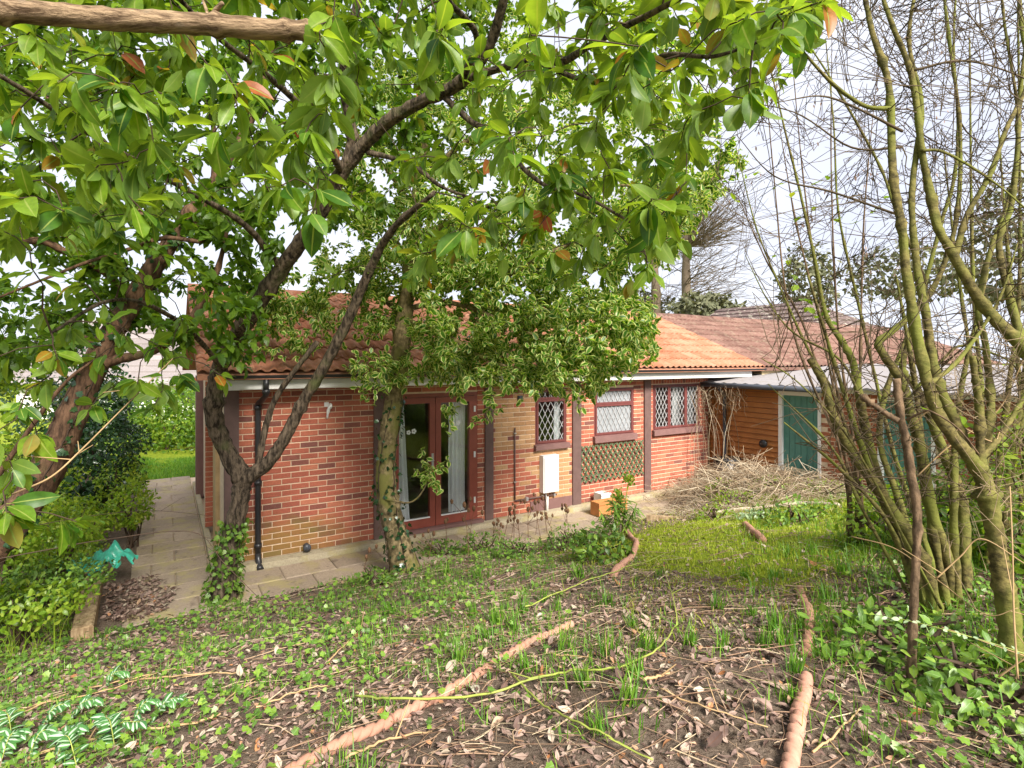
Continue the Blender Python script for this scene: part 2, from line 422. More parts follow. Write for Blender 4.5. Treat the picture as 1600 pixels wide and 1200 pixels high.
# ------------------------------------------------------------------ mesh builder
class MB:
    def __init__(s):
        s.v = []; s.f = []; s.n = 0; s.at = {}; s.smooth = []
    def add(s, v, faces, smooth=False, **attrs):
        v = np.asarray(v, float).reshape(-1, 3)
        for arr in (faces if isinstance(faces, list) else [faces]):
            a = np.asarray(arr, int)
            s.f.append(a + s.n)
            s.smooth.append(np.full(len(a), smooth))
        s.v.append(v)
        for k in set(s.at) | set(attrs):
            s.at.setdefault(k, [np.zeros(s.n)] if s.n else [])
            val = attrs.get(k, 0.0)
            s.at[k].append(np.broadcast_to(np.asarray(val, float), (len(v),)).copy())
        s.n += len(v)
        return s
    def box(s, x0, x1, y0, y1, z0, z1, mat=None, **at):
        v = np.array([(x, y, z) for z in (z0, z1) for y in (y0, y1) for x in (x0, x1)], float)
        if mat is not None:
            v = v @ mat[:3, :3].T + mat[:3, 3]
        return s.add(v, np.array([(0, 2, 3, 1), (4, 5, 7, 6), (0, 1, 5, 4), (1, 3, 7, 5), (3, 2, 6, 7), (2, 0, 4, 6)]), **at)
    def tube(s, pts, rad, sides=6, cap=True, **at):
        p = np.asarray(pts, float); n = len(p)
        r = np.broadcast_to(np.asarray(rad, float), (n,))
        t = np.gradient(p, axis=0)
        t /= np.linalg.norm(t, axis=1, keepdims=True) + 1e-9
        ref = np.array([0.31, 0.17, 0.93]) if abs(t[0, 2]) < 0.8 else np.array([0.93, 0.31, 0.17])
        u = np.cross(t, ref); u /= np.linalg.norm(u, axis=1, keepdims=True) + 1e-9
        w_ = np.cross(t, u)
        a = np.arange(sides) * 2 * math.pi / sides
        ring = p[:, None] + r[:, None, None] * (np.cos(a)[None, :, None] * u[:, None] + np.sin(a)[None, :, None] * w_[:, None])
        i = np.arange(n - 1)[:, None] * sides; j = np.arange(sides)[None]; k = (j + 1) % sides
        q = np.stack([i + j, i + k, i + k + sides, i + j + sides], -1).reshape(-1, 4)
        fs = [q]
        if cap and sides > 2:
            fs += [np.array([list(range(sides))[::-1]]), np.array([[(n - 1) * sides + x for x in range(sides)]])]
        return s.add(ring.reshape(-1, 3), fs, True, **at)
    def scatter(s, T, faces, pos, fr, sc, smooth=True, rnd=None, edge=None):
        N = len(pos)
        if N == 0:
            return s
        sc = np.asarray(sc, float)
        if sc.ndim == 1:
            sc = sc[:, None, None]
        else:
            sc = sc[:, None, :]
        v = np.einsum('nmk,nkj->nmj', np.broadcast_to(T[None] * sc, (N, len(T), 3)), fr) + pos[:, None]
        off = (np.arange(N) * len(T))[:, None, None]
        at = {}
        if rnd is not None:
            at['rnd'] = np.repeat(rnd, len(T))
        if edge is not None:
            at['edge'] = np.tile(edge, N)
        return s.add(v.reshape(-1, 3), (np.asarray(faces)[None] + off).reshape(-1, np.asarray(faces).shape[1]), smooth, **at)
    def mesh(s, name, mat):
        me = bpy.data.meshes.new(name)
        if not s.v:
            return me
        V = np.concatenate(s.v)
        tot = np.concatenate([np.full(len(a), a.shape[1]) for a in s.f if len(a)])
        idx = np.concatenate([a.reshape(-1) for a in s.f if len(a)])
        st = np.concatenate([[0], np.cumsum(tot)[:-1]])
        me.vertices.add(len(V)); me.vertices.foreach_set('co', V.reshape(-1).astype(np.float32))
        me.loops.add(len(idx)); me.loops.foreach_set('vertex_index', idx.astype(np.int32))
        me.polygons.add(len(tot)); me.polygons.foreach_set('loop_start', st.astype(np.int32))
        me.polygons.foreach_set('use_smooth', np.concatenate([x for x in s.smooth if len(x)]))
        for k, a in s.at.items():
            at = me.attributes.new(k, 'FLOAT', 'POINT')
            at.data.foreach_set('value', np.concatenate(a).astype(np.float32))
        me.update(calc_edges=True)
        me.validate()
        for m in (mat if isinstance(mat, (list, tuple)) else [mat]):
            me.materials.append(m)
        return me

def wmat(o):
    m = Matrix.LocRotScale(o.location, o.rotation_euler, o.scale)
    if o.parent:
        m = wmat(o.parent) @ o.matrix_parent_inverse @ m
    return m

def link(o, parent=None, local=False):
    COL.objects.link(o)
    if parent is not None:
        o.parent = parent
        if not local:
            o.matrix_parent_inverse = wmat(parent).inverted()
    return o

def obj(name, mb, mat, parent=None, local=False, stuff=False):
    me = mb if isinstance(mb, bpy.types.Mesh) else mb.mesh(name, MAT[mat] if isinstance(mat, str) else mat)
    o = bpy.data.objects.new(name, me)
    link(o, parent, local)
    if stuff:
        o['kind'] = 'stuff'
    return o

def tag(o, label, cat, group=None):
    o['label'] = label; o['category'] = cat
    if group:
        o['group'] = group
    return o

def thing(name, label, cat, loc=(0, 0, 0), group=None, rz=0):
    o = bpy.data.objects.new(name, None)
    o.empty_display_size = 0.1
    COL.objects.link(o)
    o.location = tuple(float(v) for v in loc); o.rotation_euler = (0, 0, rz)
    return tag(o, label, cat, group)

def struct(name, mb, mat, kind='structure'):
    o = obj(name, mb, mat); o['kind'] = kind
    return o

def smooth_path(pts, n=6):
    p = np.asarray(pts, float)
    if len(p) < 3:
        t = np.linspace(0, 1, n + 1)[:, None]
        return p[0] * (1 - t) + p[-1] * t
    q = np.vstack([2 * p[0] - p[1], p, 2 * p[-1] - p[-2]])
    out = []
    for i in range(1, len(q) - 2):
        for t in np.linspace(0, 1, n, endpoint=False):
            a, b, c, d = q[i - 1], q[i], q[i + 1], q[i + 2]
            out.append(0.5 * (2 * b + (c - a) * t + (2 * a - 5 * b + 4 * c - d) * t * t + (3 * b - a - 3 * c + d) * t ** 3))
    out.append(p[-1])
    return np.array(out)

def limb(mb, pts, rads, sides=12, n=8, rough=0.08, knots=0):
    """a tapering, slightly lumpy branch"""
    p = smooth_path(pts, n)
    r = np.interp(np.linspace(0, 1, len(p)), np.linspace(0, 1, len(rads)), rads)
    k = len(p)
    p = p + RNG.normal(0, 1, (k, 3)) * r[:, None] * rough * 0.7
    r = r * (1 + RNG.normal(0, 1, k) * rough)
    for _ in range(knots):
        i = RNG.integers(1, k - 1)
        r[i] *= 1.28
    v0 = mb.n
    mb.tube(p, r, sides)
    v = mb.v[-1]
    ax = np.repeat(p, sides, 0)
    d = v - ax
    nz_ = RNG.normal(0, 1, (k + 6, sides))
    nz_ = sum(nz_[j:j + k] for j in range(7)) / 2.6
    nz_ = nz_ + RNG.normal(0, .5, (k, sides))
    mb.v[-1] = ax + d * (1 + rough * nz_.reshape(-1, 1))
    return p, r

def inpoly(pts, poly):
    x, y = pts[:, 0], pts[:, 1]
    c = np.zeros(len(pts), bool)
    j = len(poly) - 1
    for i in range(len(poly)):
        xi, yi = poly[i]; xj, yj = poly[j]
        c ^= ((yi > y) != (yj > y)) & (x < (xj - xi) * (y - yi) / (yj - yi + 1e-9) + xi)
        j = i
    return c

def sample_poly(poly, n):
    poly = np.array(poly, float)
    lo, hi = poly.min(0), poly.max(0)
    out = np.zeros((0, 2))
    while len(out) < n:
        p = RNG.uniform(lo, hi, (n * 3, 2))
        out = np.vstack([out, p[inpoly(p, poly)]])
    return out[:n]

def crown_points(poly, n, d0, d1):
    p = sample_poly(poly, n)
    Y = RNG.uniform(d0, d1, n)
    return np.stack([(p[:, 0] - 800) / F * Y, Y, H - (p[:, 1] - HZ) / F * Y], 1)

def grow(mb, nodes, nrad, tips, sides=4, rmax=0.02, base=0.0022, step=0.14, sag=0.08, wig=0.03):
    """join every tip to the nearest wood already grown; returns tip directions"""
    nodes = np.asarray(nodes, float); nrad = np.asarray(nrad, float)
    cap = len(nodes) + len(tips) * 14
    NP = np.zeros((cap, 3)); NR = np.zeros(cap)
    k = len(nodes); NP[:k] = nodes; NR[:k] = nrad
    d0 = np.array([np.min(np.sum((nodes - t) ** 2, 1)) for t in tips])
    dirs = np.zeros((len(tips), 3))
    for i in np.argsort(d0):
        t = tips[i]
        dd = np.sum((NP[:k] - t) ** 2, 1)
        j = int(np.argmin(dd)); dist = math.sqrt(dd[j])
        n = int(min(13, max(3, dist / step)))
        tt = np.linspace(0, 1, n + 1)[:, None]
        path = NP[j] * (1 - tt) + t * tt
        side = RNG.normal(0, 1, 3) * wig * dist
        path += (tt * (1 - tt)) * 4 * (side + np.array([0, 0, sag * dist]))
        path[1:-1] += RNG.normal(0, 0.008, (n - 1, 3))
        r0 = min(NR[j] * 0.75, rmax, base + 0.006 * dist + 0.0012)
        r0 = max(r0, base)
        rr = np.linspace(r0, base, n + 1)
        mb.tube(path, rr, sides, cap=False)
        m = len(path) - 1
        NP[k:k + m] = path[1:]; NR[k:k + m] = rr[1:]; k += m
        v = path[-1] - path[-2]
        dirs[i] = v / (np.linalg.norm(v) + 1e-9)
    return dirs

def frames(d, up):
    """rows: leaf axis, leaf side, leaf normal"""
    d = d / (np.linalg.norm(d, axis=1, keepdims=True) + 1e-9)
    s_ = np.cross(up, d); s_ /= np.linalg.norm(s_, axis=1, keepdims=True) + 1e-9
    n_ = np.cross(d, s_)
    return np.stack([d, s_, n_], 1)

def leaf_template(nst=5, wid=0.22, fold=0.25, curl=0.25, wave=0.0, cross=3, tip=0.8, inner=0.55, stalk=0.12, tooth=0.0):
    xs = np.linspace(0, 1, nst + 1)
    V = []; E = []
    cs = [-1, 0, 1] if cross == 3 else [-1, -inner, 0, inner, 1]
    for i, t in enumerate(xs):
        wv = wid * (math.sin(math.pi * min(1, t ** tip)) ** 0.75 if 0 < t < 1 else 0.015)
        if tooth and i % 2:
            wv *= 1 - tooth
        for c in cs:
            z = -curl * t * t + abs(c) * wv * fold + wave * math.sin(t * 9 + c * 2) * abs(c)
            V.append((stalk + t * (1 - stalk), c * wv, z)); E.append(abs(c))
    m = len(cs)
    Fq = [(i * m + j, (i + 1) * m + j, (i + 1) * m + j + 1, i * m + j + 1) for i in range(nst) for j in range(m - 1)]
    V = np.array(V)
    if stalk > 0:      # leaf stalk as a thin blade
        k = len(V)
        V = np.vstack([V, [(0, -0.008, 0), (0, 0.008, 0), (stalk, 0.008, 0), (stalk, -0.008, 0)]])
        E += [0, 0, 0, 0]
        Fq.append((k, k + 3, k + 2, k + 1))
    return V, np.array(Fq), np.array(E)

def ivy_template():
    pts = [(0, 0), (0.12, 0.42), (0.42, 0.30), (0.55, 0.46), (0.68, 0.2), (1.0, 0.0), (0.68, -0.2), (0.55, -0.46), (0.42, -0.30), (0.12, -0.42)]
    V = [(0.4, 0, 0.0)] + [(x, y, 0.12 * abs(y) - 0.1 * x * x) for x, y in pts]
    n = len(pts)
    Fq = [(0, 1 + i, 1 + (i + 1) % n) for i in range(n)]
    E = [0.0] + [0.0 if y == 0 else 1.0 for x, y in pts]
    return np.array(V), np.array(Fq), np.array(E)

def rand_unit(n):
    v = RNG.normal(0, 1, (n, 3))
    return v / np.linalg.norm(v, axis=1, keepdims=True)

# ------------------------------------------------------------------ ground
def axis(lo, hi, fine0, fine1, d):
    a = np.arange(fine0, fine1 + 1e-6, d)
    left = fine0 - np.geomspace(d * 1.5, fine0 - lo, 16)[::-1]
    right = fine1 + np.geomspace(d * 1.5, hi - fine1, 16)
    return np.concatenate([left, a, right])
gx = axis(-400, 400, -8, 9, 0.085)
gy = axis(-400, 400, 0.4, 12, 0.085)
XX, YY = np.meshgrid(gx, gy)
ZZ = terr(XX, YY)
nx = len(gx)
ii = (np.arange(len(gy) - 1)[:, None] * nx + np.arange(nx - 1)[None]).reshape(-1)
ss, qq = to_sq(XX, YY)
lawn = 0.95 * np.clip((ss - 2.7) / 0.8, 0, 1) * np.clip((5.2 - qq) / 0.8, 0, 1) * np.clip((qq - 1.9) / 0.5, 0, 1)
lawn = np.maximum(lawn, 0.85 * np.clip((ss - 3.2 + (qq - 4) * 0.55) / 0.6, 0, 1) * np.clip((qq - 2.2) / 0.5, 0, 1) * np.clip((5.9 - qq), 0, 1))
lawn = np.maximum(lawn, np.where(qq < -6.55, 1.2, 0))
lawn = np.maximum(lawn, np.where((ss < -1.5) & (qq > -6), 0.35, 0))
lawn = np.maximum(lawn, np.where(np.hypot(XX, YY - 6) > 18, 1.0, 0))
gm = MB().add(np.stack([XX, YY, ZZ], -1).reshape(-1, 3), np.stack([ii, ii + 1, ii + 1 + nx, ii + nx], -1), True, lawn=lawn.reshape(-1))
ground = struct('ground', gm, 'soil')

# ------------------------------------------------------------------ house
house = thing('brick_bungalow', 'single-storey red brick house with orange tiled roof, maroon windows and brown posts', 'house', (CX, CY, 0), rz=HROT)

sE = S(1106)
dm = S(680); d1 = S(746); d0 = 2 * dm - d1
zd = FZ(690, 614)
W1 = (S(836), S(885), FZ(860, 693), 2.02)
W2 = (S(928), S(990), FZ(960, 679), FZ(960, 606))
W3 = (S(1020), S(1093), FZ(1056, 669), FZ(1056, 600))
OPEN = [(d0, d1, -0.01, zd), W1, W2, W3]
ZT = 2.19

def cells(x0, x1, z0, z1, opens):
    xs = sorted({x0, x1, *[o[0] for o in opens], *[o[1] for o in opens]})
    for a, b in zip(xs, xs[1:]):
        zs = [(z0, z1)]
        for o in opens:
            if o[0] <= a + 1e-6 and o[1] >= b - 1e-6:
                nzs = []
                for (c, d) in zs:
                    if o[2] > c: nzs.append((c, min(d, o[2])))
                    if o[3] < d: nzs.append((max(c, o[3]), d))
                zs = nzs
        for c, d in zs:
            if d - c > 1e-3:
                yield a, b, c, d

wm = MB()
for a, b, c, d in cells(0, sE, 0, ZT, OPEN):
    wm.box(a, b, 0.004, 0.11, c, d)
# gable wall and back
wm.box(0.0, 0.10, 0.112, 5.6, 0, ZT)
wm.box(sE - 0.1, sE, 0.112, 5.6, 0, ZT)
wm.box(0.102, sE - 0.102, 5.5, 5.6, 0, ZT)
for gx0 in (0.0, sE - 0.1):
    v = [(gx0, -0.1, ZT + .003), (gx0, 5.7, ZT + .003), (gx0, 2.8, 3.5), (gx0 + .1, -0.1, ZT + .003), (gx0 + .1, 5.7, ZT + .003), (gx0 + .1, 2.8, 3.5)]
    wm.add(v, [np.array([(0, 1, 2), (5, 4, 3)]), np.array([(0, 3, 4, 1), (1, 4, 5, 2), (2, 5, 3, 0)])])
wall = obj('wall', wm, 'mortar', house, True)
rm = MB()
rm.box(0.12, sE - 0.12, 0.13, 3.2, -0.02, 0.0)
rm.box(0.12, sE - 0.12, 3.2, 3.3, 0.0, ZT)
rm.box(0.12, sE - 0.12, 0.13, 3.2, ZT, ZT + .05)
for x in (d1 + 0.5, W1[1] + 0.2, W2[1] + 0.25, W3[0] - 0.5):
    rm.box(x, x + 0.06, 0.13, 3.2, 0, ZT)
obj('interior', rm, 'room', house, True)

# bricks
def brick_mesh(name, mat):
    b = MB()
    x, z, e = 0.5, 0.0315, 0.004
    v = [(-x, .05, -z), (x, .05, -z), (x, .05, z), (-x, .05, z), (-x, 0, -z), (x, 0, -z), (x, 0, z), (-x, 0, z),
         (-x * .98, -e, -z + e), (x * .98, -e, -z + e), (x * .98, -e, z - e), (-x * .98, -e, z - e)]
    b.add(v, np.array([(0, 1, 5, 4), (1, 2, 6, 5), (2, 3, 7, 6), (3, 0, 4, 7), (4, 5, 9, 8), (5, 6, 10, 9), (6, 7, 11, 10), (7, 4, 8, 11), (8, 9, 10, 11)]))
    return np.array(v), b.f[0], b.mesh(name, MAT[mat])
BV, BF, BME = brick_mesh('brick', 'brick_red')
_, _, BME2 = brick_mesh('brick', 'brick_buff')
POSTS = [(S(350), S(373)), (S(583.5), S(605)), (S(757), S(769.5)), (S(893.5), S(906.5)), (S(1005.5), S(1015.5))]
soldier = (S(1016), sE - 0.02, W3[3] + 0.012, FZ(1056, 588.5))
BL = []
pit = 0.2255
for k in range(29):
    zc = 0.0375 + 0.075 * k
    if zc > ZT - 0.03:
        break
    x = -0.02 + (pit / 2 if k % 2 else 0)
    while x < sE:
        a, b = max(x + .005, 0.0), min(x + pit - .005, sE)
        segs = [(a, b)]
        ex = [(o[0], o[1]) for o in OPEN if o[2] - .02 < zc < o[3] + .02]
        if soldier[2] < zc < soldier[3]:
            ex.append((soldier[0], soldier[1]))
        for (p0, p1) in POSTS:
            ex.append((p0 + .012, p1 - .012))
        for e0, e1 in ex:
            ns = []
            for c, d in segs:
                if e0 > c: ns.append((c, min(d, e0)))
                if e1 < d: ns.append((max(c, e1), d))
            segs = [(c, d) for c, d in ns if d - c > 0.03]
        for c, d in segs:
            BL.append(((c + d) / 2, zc, d - c))
        x += pit
BL.sort(key=lambda t: t[0])
b_s0, b_s1 = S(771), S(889)
def is_buff(x, z):
    if not (b_s0 < x < b_s1):
        return False
    if x > S(845) or z > 1.02:
        return random.random() < (0.93 if z > 1.02 or x > S(845) else 0.3)
    return random.random() < 0.18
stuffR, stuffB = MB(), MB()
cnt = 0
for (xc, zc, ln) in BL:
    buff = is_buff(xc, zc)
    if cnt < 300 and not buff and ln > 0.09:
        o = bpy.data.objects.new('brick', BME)
        o.location = (xc, 0.002 * random.uniform(-1, 1), zc + random.uniform(-.0012, .0012))
        o.scale = (ln, 1, 1)
        link(o, wall, True)
        cnt += 1
    else:
        (stuffB if buff else stuffR).add(BV * np.array([ln, 1, 1]) + np.array([xc, 0.002 * random.uniform(-1, 1), zc]), BF, rnd=random.random())
xs = soldier[0] + .035
while xs < soldier[1]:
    R_ = np.array(BV)[:, [2, 1, 0]] * np.array([1, 1, (soldier[3] - soldier[2] - .01)]) + np.array([xs, 0, (soldier[2] + soldier[3]) / 2])
    stuffR.add(R_, BF[:, ::-1], rnd=random.random() * .6 + .3)
    xs += 0.0755
# brick pier of the gable end
for k in range(29):
    zc = 0.0375 + 0.075 * k
    stuffR.add(np.stack([BV[:, 0] * 0.11 - 0.045, BV[:, 1] + 1.86, BV[:, 2] + zc], 1), BF, rnd=random.random() * .3)
obj('brick', stuffR, 'brick_red', wall, True, True)
obj('brick', stuffB, 'brick_buff', wall, True, True)
pm = MB().box(-0.10, 0.0, 1.868, 2.1, 0, ZT)
obj('pier', pm, 'mortar', house, True)
obj('door_jamb', MB().box(-0.05, 0, 0.62, 1.1, -0.05, 2.1), 'yellow_wood', house, True)
obj('corner_post', MB().box(-0.12, 0.0, 4.3, 4.6, -0.07, 2.2), 'sill_brown', house, True)

# plinth and timber posts
obj('plinth', MB().box(-0.05, sE, -0.16, 0.0, -0.13, -0.003).box(-0.13, -0.055, -0.16, 5.6, -0.13, -0.006), 'plinth', house, True)
for i, (p0, p1) in enumerate(POSTS):
    b = MB().box(p0, p1, -0.035, 0.045, -0.002, 2.15 if i != 0 else 2.16)
    obj('post', b, 'post_brown', house, True)
obj('skirting_board', MB().box(S(828), S(893), -0.022, 0.0, 0.0, 0.17), 'sill_brown', house, True)

# eaves
ob = MB().box(-0.18, 9.9, -0.30, -0.275, 2.145, 2.255)
obj('fascia', ob, 'white_board', house, True)
obj('soffit', MB().box(-0.18, 9.9, -0.273, -0.002, 2.192, 2.205).box(-0.18, 9.9, -0.273, -0.25, 2.135, 2.19), 'white_board', house, True)
gut = MB()
gp = np.linspace(-0.2, 10.25, 60)
a = np.linspace(math.pi, 2 * math.pi, 7)
pro = [(math.cos(t) * .056, math.sin(t) * .056) for t in a] + [(math.cos(t) * .050, math.sin(t) * .050) for t in a[::-1]]
vv = np.array([(x, -0.36 + c, 2.315 + d) for x in (gp[0], gp[-1]) for c, d in pro])
m_ = len(pro)
gut.add(vv, [np.array([(i, (i + 1) % m_, m_ + (i + 1) % m_, m_ + i) for i in range(m_)]), np.array([list(range(m_))[::-1], list(range(m_, 2 * m_))])])
obj('gutter', gut, 'black_plastic', house, True)

# roof tiles
E0 = np.array([0, -0.40, 2.335]); RD = np.array([0, 2.80, 3.66])
sl_v = (RD - E0); SLL = np.linalg.norm(sl_v); sl_v /= SLL
sl_n = np.cross([1, 0, 0], sl_v)
NROW = 9
EXPO = SLL / NROW
def tile_geo():
    xs = np.linspace(0, 0.3, 13)
    def h(x):
        z = 0
        for c in (0.05, 0.20):
            if abs(x - c) < 0.05:
                z = 0.032 * math.cos((x - c) / 0.05 * math.pi / 2)
        return z
    V = []
    for v_, lift in ((0.0, 0.034), (EXPO + 0.05, 0.008)):
        for x in xs:
            V.append((x + .001, v_, h(x) + lift))
    for x in xs:
        V.append((x + .001, 0.004, h(x) + 0.018))
    n = len(xs)
    Q = [(i, i + 1, n + i + 1, n + i) for i in range(n - 1)] + [(2 * n + i, 2 * n + i + 1, i + 1, i) for i in range(n - 1)]
    return np.array(V), np.array(Q)
TV, TF = tile_geo()
def roof_frame(x, row):
    o = E0 + sl_v * EXPO * row + np.array([x, 0, 0])
    return Matrix(((1, sl_v[0], sl_n[0], o[0]), (0, sl_v[1], sl_n[1], o[1]), (0, sl_v[2], sl_n[2], o[2]), (0, 0, 0, 1)))
def tiled_roof(parent, x0, ncol, mat, nobj, near_x=None):
    roof = MB()
    x1 = x0 + ncol * 0.3
    q0, q1 = E0 - sl_n * 0.01, RD - sl_n * 0.01
    bk = np.array([0, 6.0, 2.335])
    for (p, q) in ((q0, q1), (q1, bk)):
        nn = np.array([0, 0, -0.05])
        v = [(x0, p[1], p[2]), (x1, p[1], p[2]), (x1, q[1], q[2]), (x0, q[1], q[2])]
        v2 = [(a[0], a[1], a[2] - 0.06) for a in v]
        roof.add(v + v2, np.array([(0, 1, 2, 3), (7, 6, 5, 4), (0, 4, 5, 1), (1, 5, 6, 2), (2, 6, 7, 3), (3, 7, 4, 0)]))
    ro = obj('roof', roof, mat, parent, True)
    tm = MB().add(TV, TF, True).mesh('roof_tile', MAT[mat])
    st = MB()
    k = 0
    for c in range(ncol):
        for r in range(NROW):
            fm = roof_frame(x0 + c * 0.3, r)
            if k < nobj:
                o = bpy.data.objects.new('roof_tile', tm)
                o.matrix_basis = fm @ Matrix.Rotation(random.gauss(0, .006), 4, 'Z')
                link(o, ro, True); k += 1
            else:
                A = np.array(fm)
                st.add(TV @ A[:3, :3].T + A[:3, 3], TF, True, rnd=random.random())
    if st.n:
        obj('roof_tile', st, mat, ro, True, True)
    a = np.linspace(-0.35, math.pi + 0.35, 9)
    rv = [(x, math.cos(t) * r_, math.sin(t) * r_ * .8) for x in (0, 0.44) for r_ in (0.13, 0.115) for t in a]
    Q = []
    for i in range(8):
        Q += [(i, i + 1, 18 + i + 1, 18 + i), (9 + i + 1, 9 + i, 27 + i, 27 + i + 1), (i + 1, i, 9 + i, 9 + i + 1), (18 + i, 18 + i + 1, 27 + i + 1, 27 + i)]
    rme = MB().add(rv, np.array(Q), True).mesh('ridge_tile', MAT[mat])
    for i in range(int(ncol * 0.3 / 0.45)):
        o = bpy.data.objects.new('ridge_tile', rme)
        o.location = (x0 + i * 0.45, RD[1], RD[2] - 0.03 + random.uniform(-.006, .006))
        link(o, ro, True)
    return ro
NC = 35
tiled_roof(house, -0.3, NC, 'tile_orange', 300)
XB = -0.3 + NC * 0.3

# windows and doors -----------------------------------------------------
def clip_seg(x0, z0, dx, dz, r):
    t0, t1 = -1e9, 1e9
    for p, d, lo, hi in ((x0, dx, r[0], r[1]), (z0, dz, r[2], r[3])):
        if abs(d) < 1e-9:
            if not lo <= p <= hi: return None
            continue
        a, b = (lo - p) / d, (hi - p) / d
        if a > b: a, b = b, a
        t0, t1 = max(t0, a), min(t1, b)
    return (t0, t1) if t1 - t0 > 0.01 else None

def strip(mb, x0, z0, x1, z1, y, wd, th):
    d = np.array([x1 - x0, z1 - z0]); L = np.linalg.norm(d); d /= L
    n = np.array([-d[1], d[0]]) * wd / 2
    v = []
    for yy in (y, y + th):
        for (px, pz) in ((x0, z0), (x1, z1)):
            for sg in (1, -1):
                v.append((px + n[0] * sg, yy, pz + n[1] * sg))
    mb.add(v, np.array([(0, 2, 3, 1), (4, 5, 7, 6), (0, 1, 5, 4), (2, 6, 7, 3), (0, 4, 6, 2), (1, 3, 7, 5)]))

def lattice(r, px_, pz_, y, wd=0.011):
    mb = MB()
    sl = pz_ / px_
    wdt, hgt = r[1] - r[0], r[3] - r[2]
    n = int(wdt / px_ + hgt / pz_) + 3
    for sg, yy in ((1, y), (-1, y + .0035)):
        for k in range(-n, n + 1):
            x0 = (r[0] if sg > 0 else r[1]) + k * px_
            s_ = clip_seg(x0, r[2], 1.0, sl * sg, r) if sg > 0 else clip_seg(x0, r[2], -1.0, sl, r)
            if s_:
                dx = 1.0 if sg > 0 else -1.0
                strip(mb, x0 + dx * s_[0], r[2] + sl * s_[0], x0 + dx * s_[1], r[2] + sl * s_[1], yy, wd, 0.003)
    return mb

def frame_rect(mb, x0, x1, z0, z1, y0, y1, t):
    mb.box(x0, x0 + t, y0, y1, z0, z1); mb.box(x1 - t, x1, y0, y1, z0, z1)
    mb.box(x0 + t, x1 - t, y0, y1, z0, z0 + t); mb.box(x0 + t, x1 - t, y0, y1, z1 - t, z1)

def window(rect, lights, sill, dx, dz, glass='glass'):
    x0, x1, z0, z1 = rect
    fr = MB()
    frame_rect(fr, x0, x1, z0, z1, 0.0, 0.075, 0.045)
    wobj = obj('window', fr, 'frame_maroon', house, True)
    for (a, b, c, d) in lights:
        sf = MB(); frame_rect(sf, a, b, c, d, -0.012, 0.05, 0.035)
        obj('sash', sf, 'frame_maroon', wobj, True)
        r = (a + .034, b - .034, c + .034, d - .034)
        obj('pane', MB().box(r[0], r[1], 0.024, 0.028, r[2], r[3]), glass, wobj, True)
        o = obj('lead_lattice', lattice(r, dx, dz, 0.0072), 'lead', wobj, True, True)
    if sill:
        obj('sill', MB().box(x0 - .03, x1 + .03, -0.075, 0.0, z0 - sill, z0 - .012).box(x0 - .03, x1 + .03, -0.06, 0.0, z0 - .0115, z0 + .004), 'sill_brown', wobj, True)
    return wobj
tz = FZ(860, 624)
window(W1, [(W1[0] + .03, W1[1] - .03, W1[2] + .02, tz), (W1[0] + .03, W1[1] - .03, tz + .003, W1[3] - .02)], 0.085, 0.115, 0.20)
tz = FZ(960, 631)
window(W2, [(W2[0] + .03, W2[1] - .03, W2[2] + .02, tz), (W2[0] + .03, W2[1] - .03, tz + .003, W2[3] - .02)], 0.11, 0.105, 0.19, 'frosted')
a, b = S(1045), S(1071)
window(W3, [(W3[0] + .03, a, W3[2] + .02, W3[3] - .02), (a + .003, b, W3[2] + .02, W3[3] - .02), (b + .003, W3[1] - .03, W3[2] + .02, W3[3] - .02)], 0.10, 0.095, 0.17)

def curtain_mesh(x0, x1, z0, z1, y, folds, amp=0.03, gather=0.0, flare=1.0):
    n, m = folds * 8 + 1, 14
    V = []
    for j in range(m):
        t = j / (m - 1)
        for i in range(n):
            u = i / (n - 1)
            wdt = (x1 - x0) * (1 - gather * math.sin(math.pi * min(1, t * 1.1)) ** 1.2)
            V.append((x0 + u * wdt, y + amp * math.sin(u * folds * 2 * math.pi + 0.4 * math.sin(t * 5)) * (0.6 + 0.4 * (1 - t)), z0 + t * (z1 - z0)))
    Q = np.array([(j * n + i, j * n + i + 1, (j + 1) * n + i + 1, (j + 1) * n + i) for j in range(m - 1) for i in range(n - 1)])
    return MB().add(V, Q, True)

def house_thing(name, label, cat, x, y, z, group=None):
    v = house.matrix_basis @ Vector((x, y, z)) if False else Matrix.LocRotScale(house.location, house.rotation_euler, None) @ Vector((x, y, z))
    return thing(name, label, cat, tuple(v), group, HROT)

def put(mb, mat, name, label, cat, group=None, stuff=False):
    """a one-mesh thing given in house coordinates"""
    o = obj(name, mb, mat)
    o.location = house.location; o.rotation_euler = house.rotation_euler
    return tag(o, label, cat, group)

